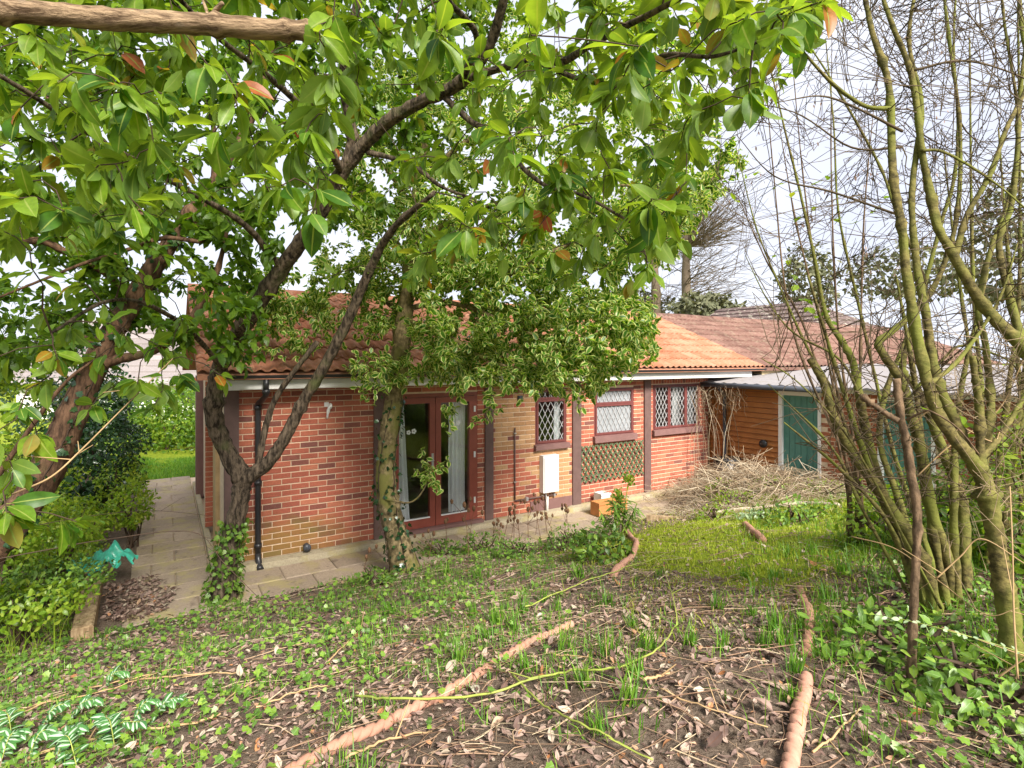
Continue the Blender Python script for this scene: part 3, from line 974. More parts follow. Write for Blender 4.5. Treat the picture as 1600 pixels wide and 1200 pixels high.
# french door
dr = obj('door_frame', MB(), 'frame_red', house, True)
fr = MB(); t = 0.055
fr.box(d0, d0 + t, 0.0, 0.09, 0.0, zd); fr.box(d1 - t, d1, 0.0, 0.09, 0.0, zd); fr.box(d0 + t, d1 - t, 0.0, 0.09, zd - t, zd)
dr.data = fr.mesh('door_frame', MAT['frame_red'])
for (a, b, hs) in ((d0 + t + .003, dm - .004, 1), (dm + .004, d1 - t - .003, -1)):
    lf = MB()
    z0, z1 = 0.05, zd - t - .004
    tt = 0.085
    lf.box(a, a + tt, -0.012, 0.06, z0, z1); lf.box(b - tt, b, -0.012, 0.06, z0, z1)
    lf.box(a + tt, b - tt, -0.012, 0.06, z0, z0 + .13); lf.box(a + tt, b - tt, -0.012, 0.06, z1 - tt, z1)
    lo = obj('door', lf, 'frame_red', house, True)
    obj('pane', MB().box(a + tt - .004, b - tt + .004, 0.022, 0.028, z0 + .126, z1 - tt + .004), 'glass', lo, True)
    obj('glazing_bead', MB().box(a + tt, b - tt, -0.016, 0.018, z0 + .13, z0 + .142), 'white_paint', lo, True)
    # white flower transfer on the glass
    fl = MB()
    for k, (ox, oz, r_) in enumerate(((-.05, 0, .035), (.03, .012, .04))):
        cx_, cz_ = (a + b) / 2 + ox + (-.03 if hs > 0 else .03), FZ(640, 676) + oz + (0 if hs > 0 else 0.08)
        for p in range(5):
            an = p * 2 * math.pi / 5
            c_ = (cx_ + math.cos(an) * r_ * .6, cz_ + math.sin(an) * r_ * .6)
            ring = [(c_[0] + math.cos(q) * r_ * .42, 0.0185, c_[1] + math.sin(q) * r_ * .42) for q in np.linspace(0, 2 * math.pi, 8, endpoint=False)]
            fl.add(ring, np.array([list(range(8))]))
    obj('flower_transfer', fl, 'white_paint', lo, True, True)
    if hs > 0:
        hd = MB().box(b - .060, b - .028, -0.022, -0.012, 0.90, 1.12)
        hd.tube([(b - .044, -0.02, 1.02), (b - .044, -0.06, 1.02), (b - .06, -0.065, 1.02), (b - .15, -0.065, 1.02)], 0.009, 6)
        obj('handle', hd, 'metal', lo, True)
    else:
        hg = MB()
        for zz in (0.3, 1.0, 1.7):
            hg.box(b - .015, b + .012, -0.028, -0.012, zz, zz + .09)
        obj('hinge', hg, 'white_paint', lo, True)
obj('threshold', MB().box(d0 - .06, d1 + .06, -0.10, 0.0, 0.002, 0.045), 'sill_brown', house, True)
put(curtain_mesh(S(690), S(731), 0.16, 1.86, 0.17, 4, 0.03, 0.1).mesh('c', MAT['curtain']), 'curtain', 'curtain', 'white curtain hanging behind the right-hand glass of the red French door', 'curtain', 'white curtains behind the French door') if False else None
c1 = curtain_mesh(S(708), S(734), 0.16, zd - .1, 0.16, 4, 0.025, 0.0)
put(c1, 'curtain', 'curtain', 'long white curtain behind the right-hand pane of the red French doors', 'curtain', 'white curtains at the French doors')
c2 = curtain_mesh(d0 + .13, S(647), 0.12, zd - .1, 0.16, 3, 0.025, 0.0)
v = np.array(c2.v[0]); tt = (v[:, 2] - 0.12) / (zd - .22); v[:, 0] = d0 + .13 + (v[:, 0] - d0 - .13) * (1 - .42 * tt); c2.v[0] = v
put(c2, 'curtain', 'curtain', 'white curtain tapering upwards behind the left-hand pane beside the pale trunk', 'curtain', 'white curtains at the French doors')
put(curtain_mesh(S(1058), S(1069), W3[2] + .03, W3[3] - .05, 0.12, 4, 0.015), 'net', 'curtain', 'grey-white net curtain behind the middle light of the rightmost window', 'curtain')
put(curtain_mesh(S(1074), S(1091), W3[2] + .03, W3[3] - .05, 0.12, 5, 0.012), 'net', 'curtain', 'grey-white net curtain filling the right-hand light of the rightmost window', 'curtain')
put(curtain_mesh(S(872), S(881), W1[2] + .03, W1[3] - .05, 0.12, 3, 0.012), 'net', 'curtain', 'pale curtain at the right edge of the tall leaded window above the meter box', 'curtain')

# downpipe, pipes, lights, meter box
dp = house_thing('downpipe', 'black downpipe at the left end of the brick front, from gutter to patio', 'downpipe', S(402), -0.07, -0.05)
xg = S(409) - S(402)
tb = MB().tube([(xg, -0.29, 2.33), (xg, -0.29, 2.17)], 0.034, 10)
tb.tube(smooth_path([(xg, -0.29, 2.19), (xg, -0.28, 2.13), (xg * .6, -0.14, 2.06), (0, -0.01, 2.0), (0, 0, 1.9), (0, 0, 1.2), (0, 0, 0.14)], 5), 0.034, 12)
tb.tube([(0, 0, 0.15), (0, -.02, .08), (.008, -0.09, 0.0), (.012, -0.12, -0.015)], [.036, .038, .038, .04], 12)
obj('pipe', tb, 'black_plastic', dp, True)
for zz in (2.14, 1.93, 1.0, 0.22):
    obj('collar', MB().tube([(0 if zz < 2 else xg, 0 if zz < 2 else -0.285, zz), (0 if zz < 2 else xg, 0 if zz < 2 else -0.285, zz + .05)], 0.045, 12), 'black_plastic', dp, True)

mbx = house_thing('meter_box', 'white meter box on the buff brick below the tall leaded window', 'meter box', S(843), -0.001, FZ(855, 767))
wd = S(867) - S(843); hh = FZ(855, 710) - FZ(855, 767)
obj('box_body', MB().box(0, wd, -0.11, 0.0, 0, hh), 'white_paint', mbx, True)
obj('box_door', MB().box(0.02, wd - .02, -0.125, -0.112, 0.03, hh - .03), 'white_paint', mbx, True)
obj('box_pipe', MB().tube([(wd * .35, -0.06, 0.0), (wd * .35, -0.06, -0.36)], 0.025, 10), 'white_board', mbx, True)
sc_ = MB()
for k in range(5):
    strip(sc_, wd - .085 + .008 * (k % 2), 0.06 + k * .045, wd - .07 - .006 * (k % 2), 0.078 + k * .045, -0.1285, 0.006, 0.003)
obj('dirt_mark', sc_, 'twig_dark', mbx, True, True)

gp_ = house_thing('waste_pipe', 'thin rusty pipe running down and along the buff brick to the meter box', 'pipe', S(803), -0.03, FZ(803, 782))
px1 = S(868) - S(803); z1 = FZ(803, 668) - FZ(803, 782)
obj('pipe', MB().tube([(0, 0, z1), (0, 0, 0.02)], 0.012, 8).tube([(0, 0, 0.0), (px1, 0, 0.0)], 0.014, 8), 'post_brown', gp_, True)
obj('bracket', MB().box(-.02, .02, -.02, .03, z1 - .1, z1 - .08).box(-.02, .02, -.02, .03, z1 * .25, z1 * .25 + .02).box(px1 * .25, px1 * .3, -.02, .03, -.03, .03).box(px1 * .62, px1 * .66, -.02, .03, -.025, .025).box(px1 * .92, px1 * .96, -.02, .03, -.025, .025), 'metal', gp_, True)

sl_ = house_thing('security_lamp', 'round grey lamp under the eaves beside the buff brick', 'lamp', S(783), -0.0, FZ(788, 604))
obj('lamp_arm', MB().tube([(0, 0, 0), (0.03, -0.09, 0.0), (0.10, -0.13, 0.0)], [0.045, .05, .055], 12), 'metal', sl_, True)
obj('lamp_head', MB().tube([(0.10, -0.13, 0), (0.16, -0.15, -0.01)], [0.06, .05], 12), 'black_plastic', sl_, True)
o = put(MB().box(S(808), S(815), -0.05, 0.0, FZ(812, 627), FZ(812, 618)).box(S(809), S(814), -0.06, -0.052, FZ(812, 626), FZ(812, 619)), 'grey_plastic', 'junction_box', 'small grey box fixed to buff brick left of the tall window', 'box')
o = put(MB().tube([(S(478), 0.0, FZ(478, 853)), (S(478), -0.07, FZ(478, 853))], [0.042, 0.042], 12).tube([(S(478), -0.07, FZ(478, 853)), (S(478), -0.10, FZ(478, 853) - .005)], [0.05, 0.046], 12), 'grey_plastic', 'overflow_pipe', 'short grey outlet pipe low in the red brick, near the patio', 'pipe')
hk = MB()
sx, sz = S(510), FZ(510, 640)
hk.tube(smooth_path([(sx + .045, -0.03, sz + .07), (sx + .04, -0.06, sz + .05), (sx + .015, -0.05, sz), (sx, -0.03, sz - .12)], 4), [.022] * 4 + [.028] * 3 + [.022] * 3 + [.014] * 2 + [.005], 8)
hk.box(sx - .03, sx + .03, -.012, -.0045, sz + .04, sz + .10)
put(hk, 'white_paint', 'wall_bracket', 'white bracket high on the red brick between two trunks', 'bracket')

# trellis
tx0, tx1, tz0, tz1 = S(906), S(1003), FZ(955, 748), FZ(955, 692)
tr = house_thing('trellis', 'green diamond trellis panel fixed below the frosted window', 'trellis', tx0, -0.02, 0)
r = (0, tx1 - tx0, tz0, tz1)
for sg, yy in ((1, -.012), (-1, -.024)):
    for k in range(-14, 30):
        x0 = k * 0.115
        s_ = clip_seg(x0, tz0, sg * 0.8, 1.15, r)
        if s_ and s_[1] - s_[0] > .06:
            b = MB()
            strip(b, x0 + sg * .8 * s_[0], tz0 + 1.15 * s_[0], x0 + sg * .8 * s_[1], tz0 + 1.15 * s_[1], yy, 0.024 if sg < 0 else 0.018, 0.010)
            obj('slat', b, 'trellis', tr, True)

# ------------------------------------------------------------------ paved patio and path
patio = struct('patio', MB().box(-1.2, 9.0, -1.5, 0.02, -0.16, -0.105, np.array(Matrix.LocRotScale(house.location, house.rotation_euler, None))).box(-1.2, 0.02, 0.03, 6.6, -0.16, -0.106, np.array(Matrix.LocRotScale(house.location, house.rotation_euler, None))), 'mortar')
HM = Matrix.LocRotScale(house.location, house.rotation_euler, None)
def slab(x0, x1, y0, y1):
    t_ = random.uniform(-.004, .004)
    e = .012
    v = [(x0, y0, -.12), (x1, y0, -.12), (x1, y1, -.12), (x0, y1, -.12), (x0, y0, -.082 + t_), (x1, y0, -.082 + t_), (x1, y1, -.082 + t_), (x0, y1, -.082 + t_),
         (x0 + e, y0 + e, -.072 + t_), (x1 - e, y0 + e, -.072 + t_), (x1 - e, y1 - e, -.072 + t_), (x0 + e, y1 - e, -.072 + t_)]
    b = MB().add(np.array([HM @ Vector(p) for p in v]), np.array([(0, 1, 5, 4), (1, 2, 6, 5), (2, 3, 7, 6), (3, 0, 4, 7), (4, 5, 9, 8), (5, 6, 10, 9), (6, 7, 11, 10), (7, 4, 8, 11), (8, 9, 10, 11)]))
    obj('paving_slab', b, 'slab', patio)
for r_ in range(3):
    x = -1.2 + (0.3 if r_ % 2 else 0)
    y1 = -0.17 - r_ * 0.455
    if r_ % 2: slab(-1.2, -0.905, y1 - .45, y1)
    while x < 8.9:
        slab(x, x + .595, y1 - .45, y1); x += 0.6
for r_ in range(15):
    y0 = -0.165 + r_ * 0.455
    cuts = [-1.2, -0.75, -0.14] if r_ % 2 else [-1.2, -0.5, -0.14]
    for a, b in zip(cuts, cuts[1:]):
        slab(a + .003, b - .003, y0 + .003, y0 + .45)

# ------------------------------------------------------------------ neighbouring buildings
nb = thing('neighbouring_house', 'house joined on the right, with faded brown tiled roof and cream fascia', 'house', (CX, CY, 0), rz=HROT)
obj('wall', MB().box(10.25, 24, 0.05, 5.5, -0.1, 2.2), 'brick_garage', nb, True)
tiled_roof(nb, XB, 44, 'tile_brown', 300)
obj('fascia', MB().box(10.25, 24, -0.30, -0.27, 2.13, 2.28).box(10.25, 24, -0.27, 0.05, 2.20, 2.22), 'cream_board', nb, True)

WX = sE + 0.05
ot = thing('lean_to_outbuilding', 'long low outbuilding with orange boarded wall, green doors and lichened sheet roof', 'outbuilding', (CX, CY, 0), rz=HROT)
def tt_(px):
    u = (px - 800) / F
    X0, Y0 = from_sq(WX, 0)
    return (u * Y0 - X0) / (BX + AX * u)
tD = [tt_(1217), tt_(1283), tt_(1372), tt_(1462)]
ow = MB().box(WX + .03, WX + .15, -tD[0], 0.4, -0.1, 2.02)
for a, b in ((tD[1], tD[2]), (tD[3], 9.0)):
    ow.box(WX + .004, WX + .14, -b, -a, -0.1, 1.93)
ow.box(WX + .10, WX + .15, -tD[1], -tD[0], -0.1, 1.93); ow.box(WX + .10, WX + .15, -tD[3], -tD[2], -0.1, 1.93)
owo = obj('wall', ow, 'mortar', ot, True)
obj('gap_shade_sheet', MB().box(WX + .022, WX + .029, -tD[0] + .01, .34, 0, 2.0), 'post_brown', owo, True)  # added dark sheet, its colour stands in for shade in the board gaps
for k in range(20):
    z0 = 0.0 + k * 0.1
    v = [(WX - .012, y, z0) for y in (-tD[0], 0.35)] + [(WX + .020, y, z0 + .090) for y in (-tD[0], 0.35)] + [(WX + .03, y, z0) for y in (-tD[0], 0.35)]
    obj('board', MB().add(v, [np.array([(0, 1, 3, 2), (0, 4, 5, 1)]), np.array([(0, 2, 4), (1, 5, 3)])]), 'cladding', owo, True)
st = MB()
BW = np.stack([BV[:, 1], BV[:, 0], BV[:, 2]], 1)
for a, b in ((tD[1], tD[2]), (tD[3], 7.5)):
    for k in range(26):
        y = a + (0.11 if k % 2 else 0)
        while y < b - .03:
            ln = min(0.215, b - y)
            st.add(BW * np.array([1, ln, 1]) + np.array([WX + .004, -(y + ln / 2), 0.0 + 0.0375 + .075 * k]), BF[:, ::-1], rnd=random.random())
            y += .2255
obj('brick', st, 'brick_garage', owo, True, True)
for a, b in ((tD[0], tD[1]), (tD[2], tD[3])):
    dfm = MB().box(WX - .02, WX + .09, -(a + .07), -a, -.1, 1.93).box(WX - .02, WX + .09, -b, -(b - .05), -.1, 1.93).box(WX - .02, WX + .09, -(b - .05), -(a + .07), 1.86, 1.93)
    do = obj('door_frame', dfm, 'white_paint', ot, True)
    n = 6
    wdt = (b - a - .12) / n
    for k in range(n):
        obj('plank', MB().box(WX + .035, WX + .06, -(a + .07 + (k + 1) * wdt - .004), -(a + .07 + k * wdt + .004), -.1, 1.86), 'door_green', do, True)
    obj('door_panel', MB().box(WX + .063, WX + .08, -(b - .05), -(a + .07), -.1, 1.86), 'door_green', do, True)
obj('fascia', MB().box(WX - .12, WX - .09, -9, -1.75, 1.95, 2.03), 'white_board', ot, True)
rs = MB()
n = 160
ys = np.linspace(0.5, -9, n)
V = []
for (x, z) in ((WX - .22, 2.045), (WX + 4.2, 2.40)):
    for k, y in enumerate(ys):
        V.append((x, y, z + 0.014 * math.sin(k * math.pi / 2)))
V += [(x, y, z - .035) for x, y, z in V]
Q = [(i + 1, i, n + i, n + i + 1) for i in range(n - 1)] + [(2 * n + i, i, i + 1, 2 * n + i + 1)[::-1] for i in range(n - 1)] + [(2 * n + i, 2 * n + i + 1, 3 * n + i + 1, 3 * n + i) for i in range(n - 1)]
obj('roof_sheet', rs.add(V, np.array(Q)), 'roof_sheet', ot, True)
obj('gutter', MB().tube([(WX - .25, 0.35, 2.0), (WX - .25, -2.6, 1.99)], 0.05, 8), 'grey_plastic', ot, True)
gd = MB().tube(smooth_path([(WX - .25, -0.40, 1.99), (WX - .22, -0.4, 1.93), (WX - .06, -0.4, 1.82), (WX - .05, -0.4, 1.7), (WX - .05, -0.4, 0.3)], 4), 0.034, 8)
obj('downpipe', gd, 'grey_plastic', ot, True)
obj('wall_vent', MB().tube([(WX - .03, -tt_(1195), 0.93), (WX - .07, -tt_(1195), 0.93)], 0.075, 12), 'black_plastic', ot, True)

# more distant roofs
lh = thing('distant_house', 'farther house with dark maroon roof speckled with pale lichen, above the brown roof', 'house', (CX, CY, 0), rz=HROT)
obj('wall', MB().box(16.4, 23.6, 1.2, 8.1, -0.2, 2.7), 'brick_garage', lh, True)
rf = MB()
for (xa, za, xb, zb) in ((16.0, 2.6, 20, 4.72), (20, 4.72, 24, 2.6)):
    nr = 12
    for k in range(nr):
        t0, t1 = k / nr, (k + 1) / nr
        up = xb > xa and zb > za
        x0, z0, x1, z1 = xa + (xb - xa) * t0, za + (zb - za) * t0, xa + (xb - xa) * t1, za + (zb - za) * t1
        lift0, lift1 = (0.05, 0.0) if up else (0.0, 0.05)
        h0, h1 = (t0, t1) if up else (1 - t0, 1 - t1)
        e0, e1 = 1.0 + 3.4 * h0, 1.0 + 3.4 * h1
        v = [(x0, e0, z0 + lift0), (x0, 8.3, z0 + lift0), (x1, 8.3, z1 + lift1), (x1, e1, z1 + lift1), (x0, e0, z0 - .08), (x0, 8.3, z0 - .08), (x1, 8.3, z1 - .08), (x1, e1, z1 - .08)]
        rf.add(v, np.array([(3, 2, 1, 0), (4, 5, 6, 7), (0, 1, 5, 4), (2, 3, 7, 6), (1, 2, 6, 5), (3, 0, 4, 7)]), rnd=random.random())
rf.add([(16.0, .95, 2.58), (24.0, .95, 2.58), (20, 4.4, 4.74)], np.array([(0, 1, 2)]))
obj('roof', rf, 'tile_lichen', lh, True)

wh_p = P(225, 660, 24)
wh = thing('white_house', 'white-walled house with grey tiled roof glimpsed behind the left trees', 'house', (wh_p[0], 24, 0))
obj('wall', MB().box(-5.5, 3.2, 0, 6, -0.3, 1.5), 'render_white', wh, True)
rf = MB()
for k in range(12):
    t0, t1 = k / 12, (k + 1) / 12
    y0, y1, z0, z1 = -0.4 + 3.4 * t0, -0.4 + 3.4 * t1, 1.45 + 3.0 * t0, 1.45 + 3.0 * t1
    v = [(-5.9, y0, z0 + .05), (3.6, y0, z0 + .05), (3.6, y1, z1), (-5.9, y1, z1), (-5.9, y0, z0 - .05), (3.6, y0, z0 - .05), (3.6, y1, z1 - .1), (-5.9, y1, z1 - .1)]
    rf.add(v, np.array([(0, 1, 2, 3), (7, 6, 5, 4), (0, 4, 5, 1), (1, 5, 6, 2), (2, 6, 7, 3), (3, 7, 4, 0)]), rnd=random.random())
rf.add([(-5.9, 3, 4.45), (3.6, 3, 4.45), (3.6, 6.4, 1.45), (-5.9, 6.4, 1.45)], np.array([(3, 2, 1, 0)]))
obj('roof', rf, 'tile_grey', wh, True)
for x in (-4.2, -1.2, 1.2):
    wf = MB(); frame_rect(wf, x, x + 1.1, 0.45, 1.25, -0.04, 0.0, 0.07)
    wo_ = obj('window', wf, 'white_paint', wh, True)
    obj('pane', MB().box(x + .07, x + 1.03, -0.02, -0.012, 0.52, 1.18), 'black_plastic', wo_, True)
# ------------------------------------------------------------------ trees
def px_path(pts):
    return [P(*p) for p in pts]

def nodes_of(paths):
    p = np.concatenate([a for a, _ in paths]); r = np.concatenate([b for _, b in paths])
    return p, r

def outside_house(p, margin=0.45):
    s, q = to_sq(p[:, 0], p[:, 1])
    roof = 2.5 + np.clip(-q - .3, 0, 3) * 0.45
    return (q > margin) | (p[:, 2] > roof + 0.25) | (s < -0.4) | (q < -5.9)

def limbs_of(root, specs, mat, n=8, k=1.0):
    """specs: (name, points, radii, sides, rough, knots)"""
    out = []
    for nm, pts, rad, sides, rough, kn in specs:
        b = MB()
        rad = [r_ * k for r_ in rad]
        out.append(limb(b, pts, rad, sides, n, rough, kn))
        obj(nm, b, mat, root)
    return out

BIGT = [leaf_template(6, w_, f_, c_, wv, 5, t_, 0.5, 0.13) for w_, f_, c_, wv, t_ in
        ((0.19, .25, .12, .012, 1.1), (0.21, .15, .28, .02, 1.0), (0.18, .4, .2, .015, 1.15), (0.23, .2, .4, .02, 1.05), (0.20, .3, .05, .03, 1.2), (0.17, .35, .3, .0, 1.0))]

def rosette(tips, dirs, lo=6, hi=11, l0=.075, l1=.150, droop=.55, spread=(.15, .95)):
    pos, d, up, L = [], [], [], []
    for t, ax in zip(tips, dirs):
        ax = ax + np.array([0, 0, .25]); ax /= np.linalg.norm(ax)
        u = np.cross(ax, rand_unit(1)[0]); u /= np.linalg.norm(u) + 1e-9
        w_ = np.cross(ax, u)
        k = RNG.integers(lo, hi + 1)
        a0 = RNG.uniform(0, 6.28)
        for i in range(k):
            a = a0 + i * 2.4 + RNG.normal(0, .2)
            fwd = RNG.uniform(*spread)
            v = (math.cos(a) * u + math.sin(a) * w_) + ax * fwd + np.array([0, 0, -RNG.uniform(.1, 1.0) * droop * 2])
            v /= np.linalg.norm(v)
            pos.append(t - ax * RNG.uniform(0, .06)); d.append(v)
            up.append(np.array([0, 0, 1.0]) + ax * .6 + RNG.normal(0, .35, 3))
            L.append(RNG.uniform(l0, l1))
    pos, d, up, L = map(np.array, (pos, d, up, L))
    return pos, frames(d, up), L

# --- tree with large glossy leaves, in front of the wall
gA = G(345, 945)
tA = thing('large_leaved_evergreen', 'forked dark-barked tree with large glossy green leaves, its foot wrapped in ivy beside the patio', 'tree', gA)
y0 = gA[1]
specsA = [
    ('trunk', [gA - np.array([0, 0, .12]), P(352, 900, y0), P(362, 840, y0), P(374, 785, y0 - .02), P(380, 745, y0 - .03)], (.23, .17, .15, .145, .15), 28, .05, 0),
    ('limb', px_path([(380, 748, y0 - .03), (352, 700, y0 - .1), (334, 645, y0 - .2), (345, 572, y0 - .3), (385, 500, 5.1), (440, 420, 4.9), (490, 350, 4.7), (535, 270, 4.5), (590, 203, 4.3), (650, 163, 4.1), (720, 128, 3.9), (768, 65, 3.7), (800, -60, 3.4)]),
     (.145, .135, .125, .12, .115, .10, .09, .08, .075, .07, .065, .05, .04), 26, .05, 2),
    ('limb', px_path([(382, 748, y0 - .03), (412, 728, y0 - .05), (442, 690, y0 - .05), (470, 635, y0 - .05), (505, 575, y0 - .1), (540, 508, y0 - .15), (575, 428, y0 - .3), (612, 360, y0 - .6), (680, 300, y0 - 1.0)]),
     (.12, .10, .095, .09, .085, .078, .065, .05, .03), 22, .05, 2),
    ('branch', px_path([(403, 736, y0 - .05), (410, 690, y0 + .0), (428, 628, y0 + .05), (460, 580, y0 + .08), (496, 534, y0 + .1)]), (.055, .052, .05, .045, .04), 10, .05, 1),
    ('branch', px_path([(538, 268, 4.5), (550, 212, 4.4), (536, 130, 4.2), (546, 60, 4.0), (575, -60, 3.8)]), (.065, .06, .05, .045, .035), 10, .05, 1),
    ('branch', px_path([(575, 238, 4.4), (613, 247, 4.3), (653, 263, 4.2), (690, 292, 4.1), (740, 310, 3.9)]), (.035, .032, .03, .022, .012), 8, .06, 0),
    ('branch', px_path([(693, 150, 4.0), (733, 187, 3.9), (770, 210, 3.8), (802, 248, 3.7), (852, 290, 3.5), (912, 306, 3.3), (990, 350, 3.1)]), (.035, .032, .03, .026, .02, .016, .01), 8, .06, 0),
    ('branch', px_path([(440, 420, 4.9), (380, 350, 4.4), (280, 290, 3.8), (150, 215, 3.1), (20, 130, 2.6), (-120, 60, 2.3)]), (.05, .04, .03, .024, .018, .01), 8, .06, 0),
    ('branch', px_path([(535, 270, 4.5), (490, 190, 3.9), (420, 120, 3.3), (330, 50, 2.8), (230, -60, 2.4)]), (.045, .036, .028, .02, .012), 8, .06, 0),
    ('branch', px_path([(722, 125, 3.9), (833, 93, 3.4), (877, 97, 3.1), (923, 70, 2.8), (993, 33, 2.4), (1120, -30, 2.0)]), (.04, .034, .03, .026, .02, .012), 8, .06, 0),
    ('branch', px_path([(833, 93, 3.4), (910, 125, 3.1), (975, 128, 2.8), (1035, 88, 2.4), (1115, 88, 2.2), (1200, 60, 2.0)]), (.025, .022, .018, .016, .012, .008), 8, .06, 0),
    ('branch', px_path([(720, 128, 3.9), (745, 60, 3.5), (700, 0, 3.0), (640, -80, 2.5)]), (.04, .03, .024, .014), 8, .06, 0),
    ('branch', px_path([(345, 572, 5.2), (300, 520, 4.6), (240, 480, 3.8), (170, 470, 3.1), (80, 520, 2.7)]), (.04, .03, .022, .015, .01), 8, .06, 0),
]
pA = limbs_of(tA, specsA, 'bark_brown', k=.66)
polyN = [(-260, -330), (1230, -330), (1290, 20), (1235, 130), (1130, 150), (1095, 240), (1055, 330), (1035, 420), (960, 385), (880, 400), (800, 340),
         (720, 400), (600, 400), (540, 360), (470, 330), (400, 360), (330, 330), (240, 340), (160, 400), (60, 380), (-260, 420)]
tipsA = np.vstack([crown_points(polyN, 640, 2.0, 3.6), crown_points(polyN, 560, 3.2, 5.2)])
extra = [(350, 590, 3.0), (322, 612, 3.1), (372, 610, 3.3), (120, 815, 2.3), (10, 800, 2.2), (238, 640, 2.9), (300, 640, 3.0), (215, 600, 2.7), (170, 505, 2.8), (110, 520, 2.9), (440, 290, 2.0),
         (590, 395, 2.6), (1012, 420, 3.0), (992, 440, 3.2), (1085, 175, 2.2), (1170, 155, 2.1), (1222, 55, 1.75), (1150, 35, 1.8), (1050, 110, 2.0), (740, 300, 2.4), (830, 55, 1.8), (690, 55, 1.9),
         (480, 330, 2.1), (-10, 560, 2.6), (50, 420, 2.5), (860, 390, 2.6), (905, 405, 2.8), (250, 540, 2.9), (60, 600, 2.7), (-20, 690, 2.3), (285, 590, 3.2), (420, 300, 2.3), (530, 330, 2.4), (180, 130, 1.9), (90, 130, 1.8),
         (620, 350, 2.5), (700, 390, 2.9), (780, 400, 3.1), (560, 380, 3.3), (660, 420, 3.4), (240, 230, 2.1), (330, 215, 2.0), (30, 310, 2.0), (100, 330, 2.1), (60, 480, 2.8), (150, 560, 3.0), (200, 535, 3.1), (255, 610, 3.0), (30, 640, 2.5), (140, 640, 2.9), (20, 735, 2.4), (285, 500, 3.3), (310, 545, 3.4), (330, 470, 3.5), (395, 470, 3.7), (240, 450, 3.2), (90, 560, 2.7), (60, 690, 2.6), (185, 600, 3.1), (270, 560, 3.3), (120, 440, 3.0), (200, 420, 3.2), (300, 420, 3.4), (360, 520, 3.5), (500, 62, 1.95), (520, 40, 2.1), (455, 420, 3.6), (520, 430, 3.8), (640, 440, 3.8), (880, 430, 3.2), (940, 420, 3.1), (1060, 380, 3.2), (1075, 330, 3.0),
         (980, 70, 1.9), (1240, 10, 1.8), (1290, 0, 2.1)]
tipsA = np.vstack([tipsA, px_path(extra)])
tipsA = tipsA[outside_house(tipsA)]
# keep the near side of the main limbs fairly open
lp_ = np.vstack([pA[1][0], pA[2][0]])
sep = np.min(np.hypot(tipsA[:, None, 0] / tipsA[:, None, 1] - lp_[None, :, 0] / lp_[None, :, 1], (H - tipsA[:, None, 2]) / tipsA[:, None, 1] - (H - lp_[None, :, 2]) / lp_[None, :, 1]), axis=1)
tipsA = tipsA[(sep > .05) | (RNG.uniform(0, 1, len(tipsA)) < .3)]
tw = MB()
nA = nodes_of(pA)
dA = grow(tw, *nA, tipsA, 5, .018, .0026, .14, .10, .05)
obj('twig', tw, 'twig_dark', tA, stuff=True)
pos, fr, L = rosette(tipsA, dA)
L = L * np.where(pos[:, 1] < 2.3, 1.2, 1.0)
# leaves strung singly along the outer twigs
dist = pos[:, 1]
order = np.argsort(dist / L)
vis = []
for i in order:
    p = pos[i]
    px = 800 + F * p[0] / p[1]; py = HZ + F * (H - p[2]) / p[1]
    if -20 < px < 1620 and -20 < py < 1220 and p[1] > .8:
        vis.append(i)
    if len(vis) == 300:
        break
lm = []
for T, Fq, E in BIGT:
    lm.append(MB().add(T, Fq, True, edge=E).mesh('leaf', MAT['big_leaf']))
inv = wmat(tA).inverted()
for i in vis:
    o = bpy.data.objects.new('leaf', lm[i % len(lm)])
    m = Matrix(((*[fr[i][k][0] for k in range(3)], pos[i][0]), (*[fr[i][k][1] for k in range(3)], pos[i][1]), (*[fr[i][k][2] for k in range(3)], pos[i][2]), (0, 0, 0, 1)))
    o.matrix_basis = m @ Matrix.Diagonal((L[i], L[i] * RNG.uniform(.9, 1.2), L[i], 1))
    o.parent = tA; o.matrix_parent_inverse = inv
    COL.objects.link(o)
rest = np.setdiff1d(np.arange(len(pos)), vis)
BIGS = [leaf_template(5, w_, f_, c_, wv, 3, t_, 0.5, 0.13) for w_, f_, c_, wv, t_ in ((0.22, .25, .12, .012, .85), (0.24, .15, .28, .02, .8), (0.21, .4, .2, .015, .9), (0.22, .3, .05, .03, .95))]
lf = MB()
for k, (T, Fq, E) in enumerate(BIGS):
    r_ = rest[k::len(BIGS)]
    lf.scatter(T, Fq, pos[r_], fr[r_], L[r_], True, RNG.uniform(0, 1, len(r_)), E)
obj('foliage', lf, 'big_leaf', tA, stuff=True)

# --- generic small-leaved crown
def sprays(tips, dirs, nlo, nhi, l0, l1, back=.28, droop=.2, openness=.9):
    n = RNG.integers(nlo, nhi + 1, len(tips))
    idx = np.repeat(np.arange(len(tips)), n)
    t, d = tips[idx], dirs[idx]
    pos = t - d * RNG.uniform(0, back, (len(idx), 1)) + RNG.normal(0, .022, (len(idx), 3))
    v = d * .5 + rand_unit(len(idx)) * openness + np.array([0, 0, -droop])
    up = np.array([0, 0, 1.0]) + RNG.normal(0, .55, (len(idx), 3))
    return pos, frames(v, up), RNG.uniform(l0, l1, len(idx))

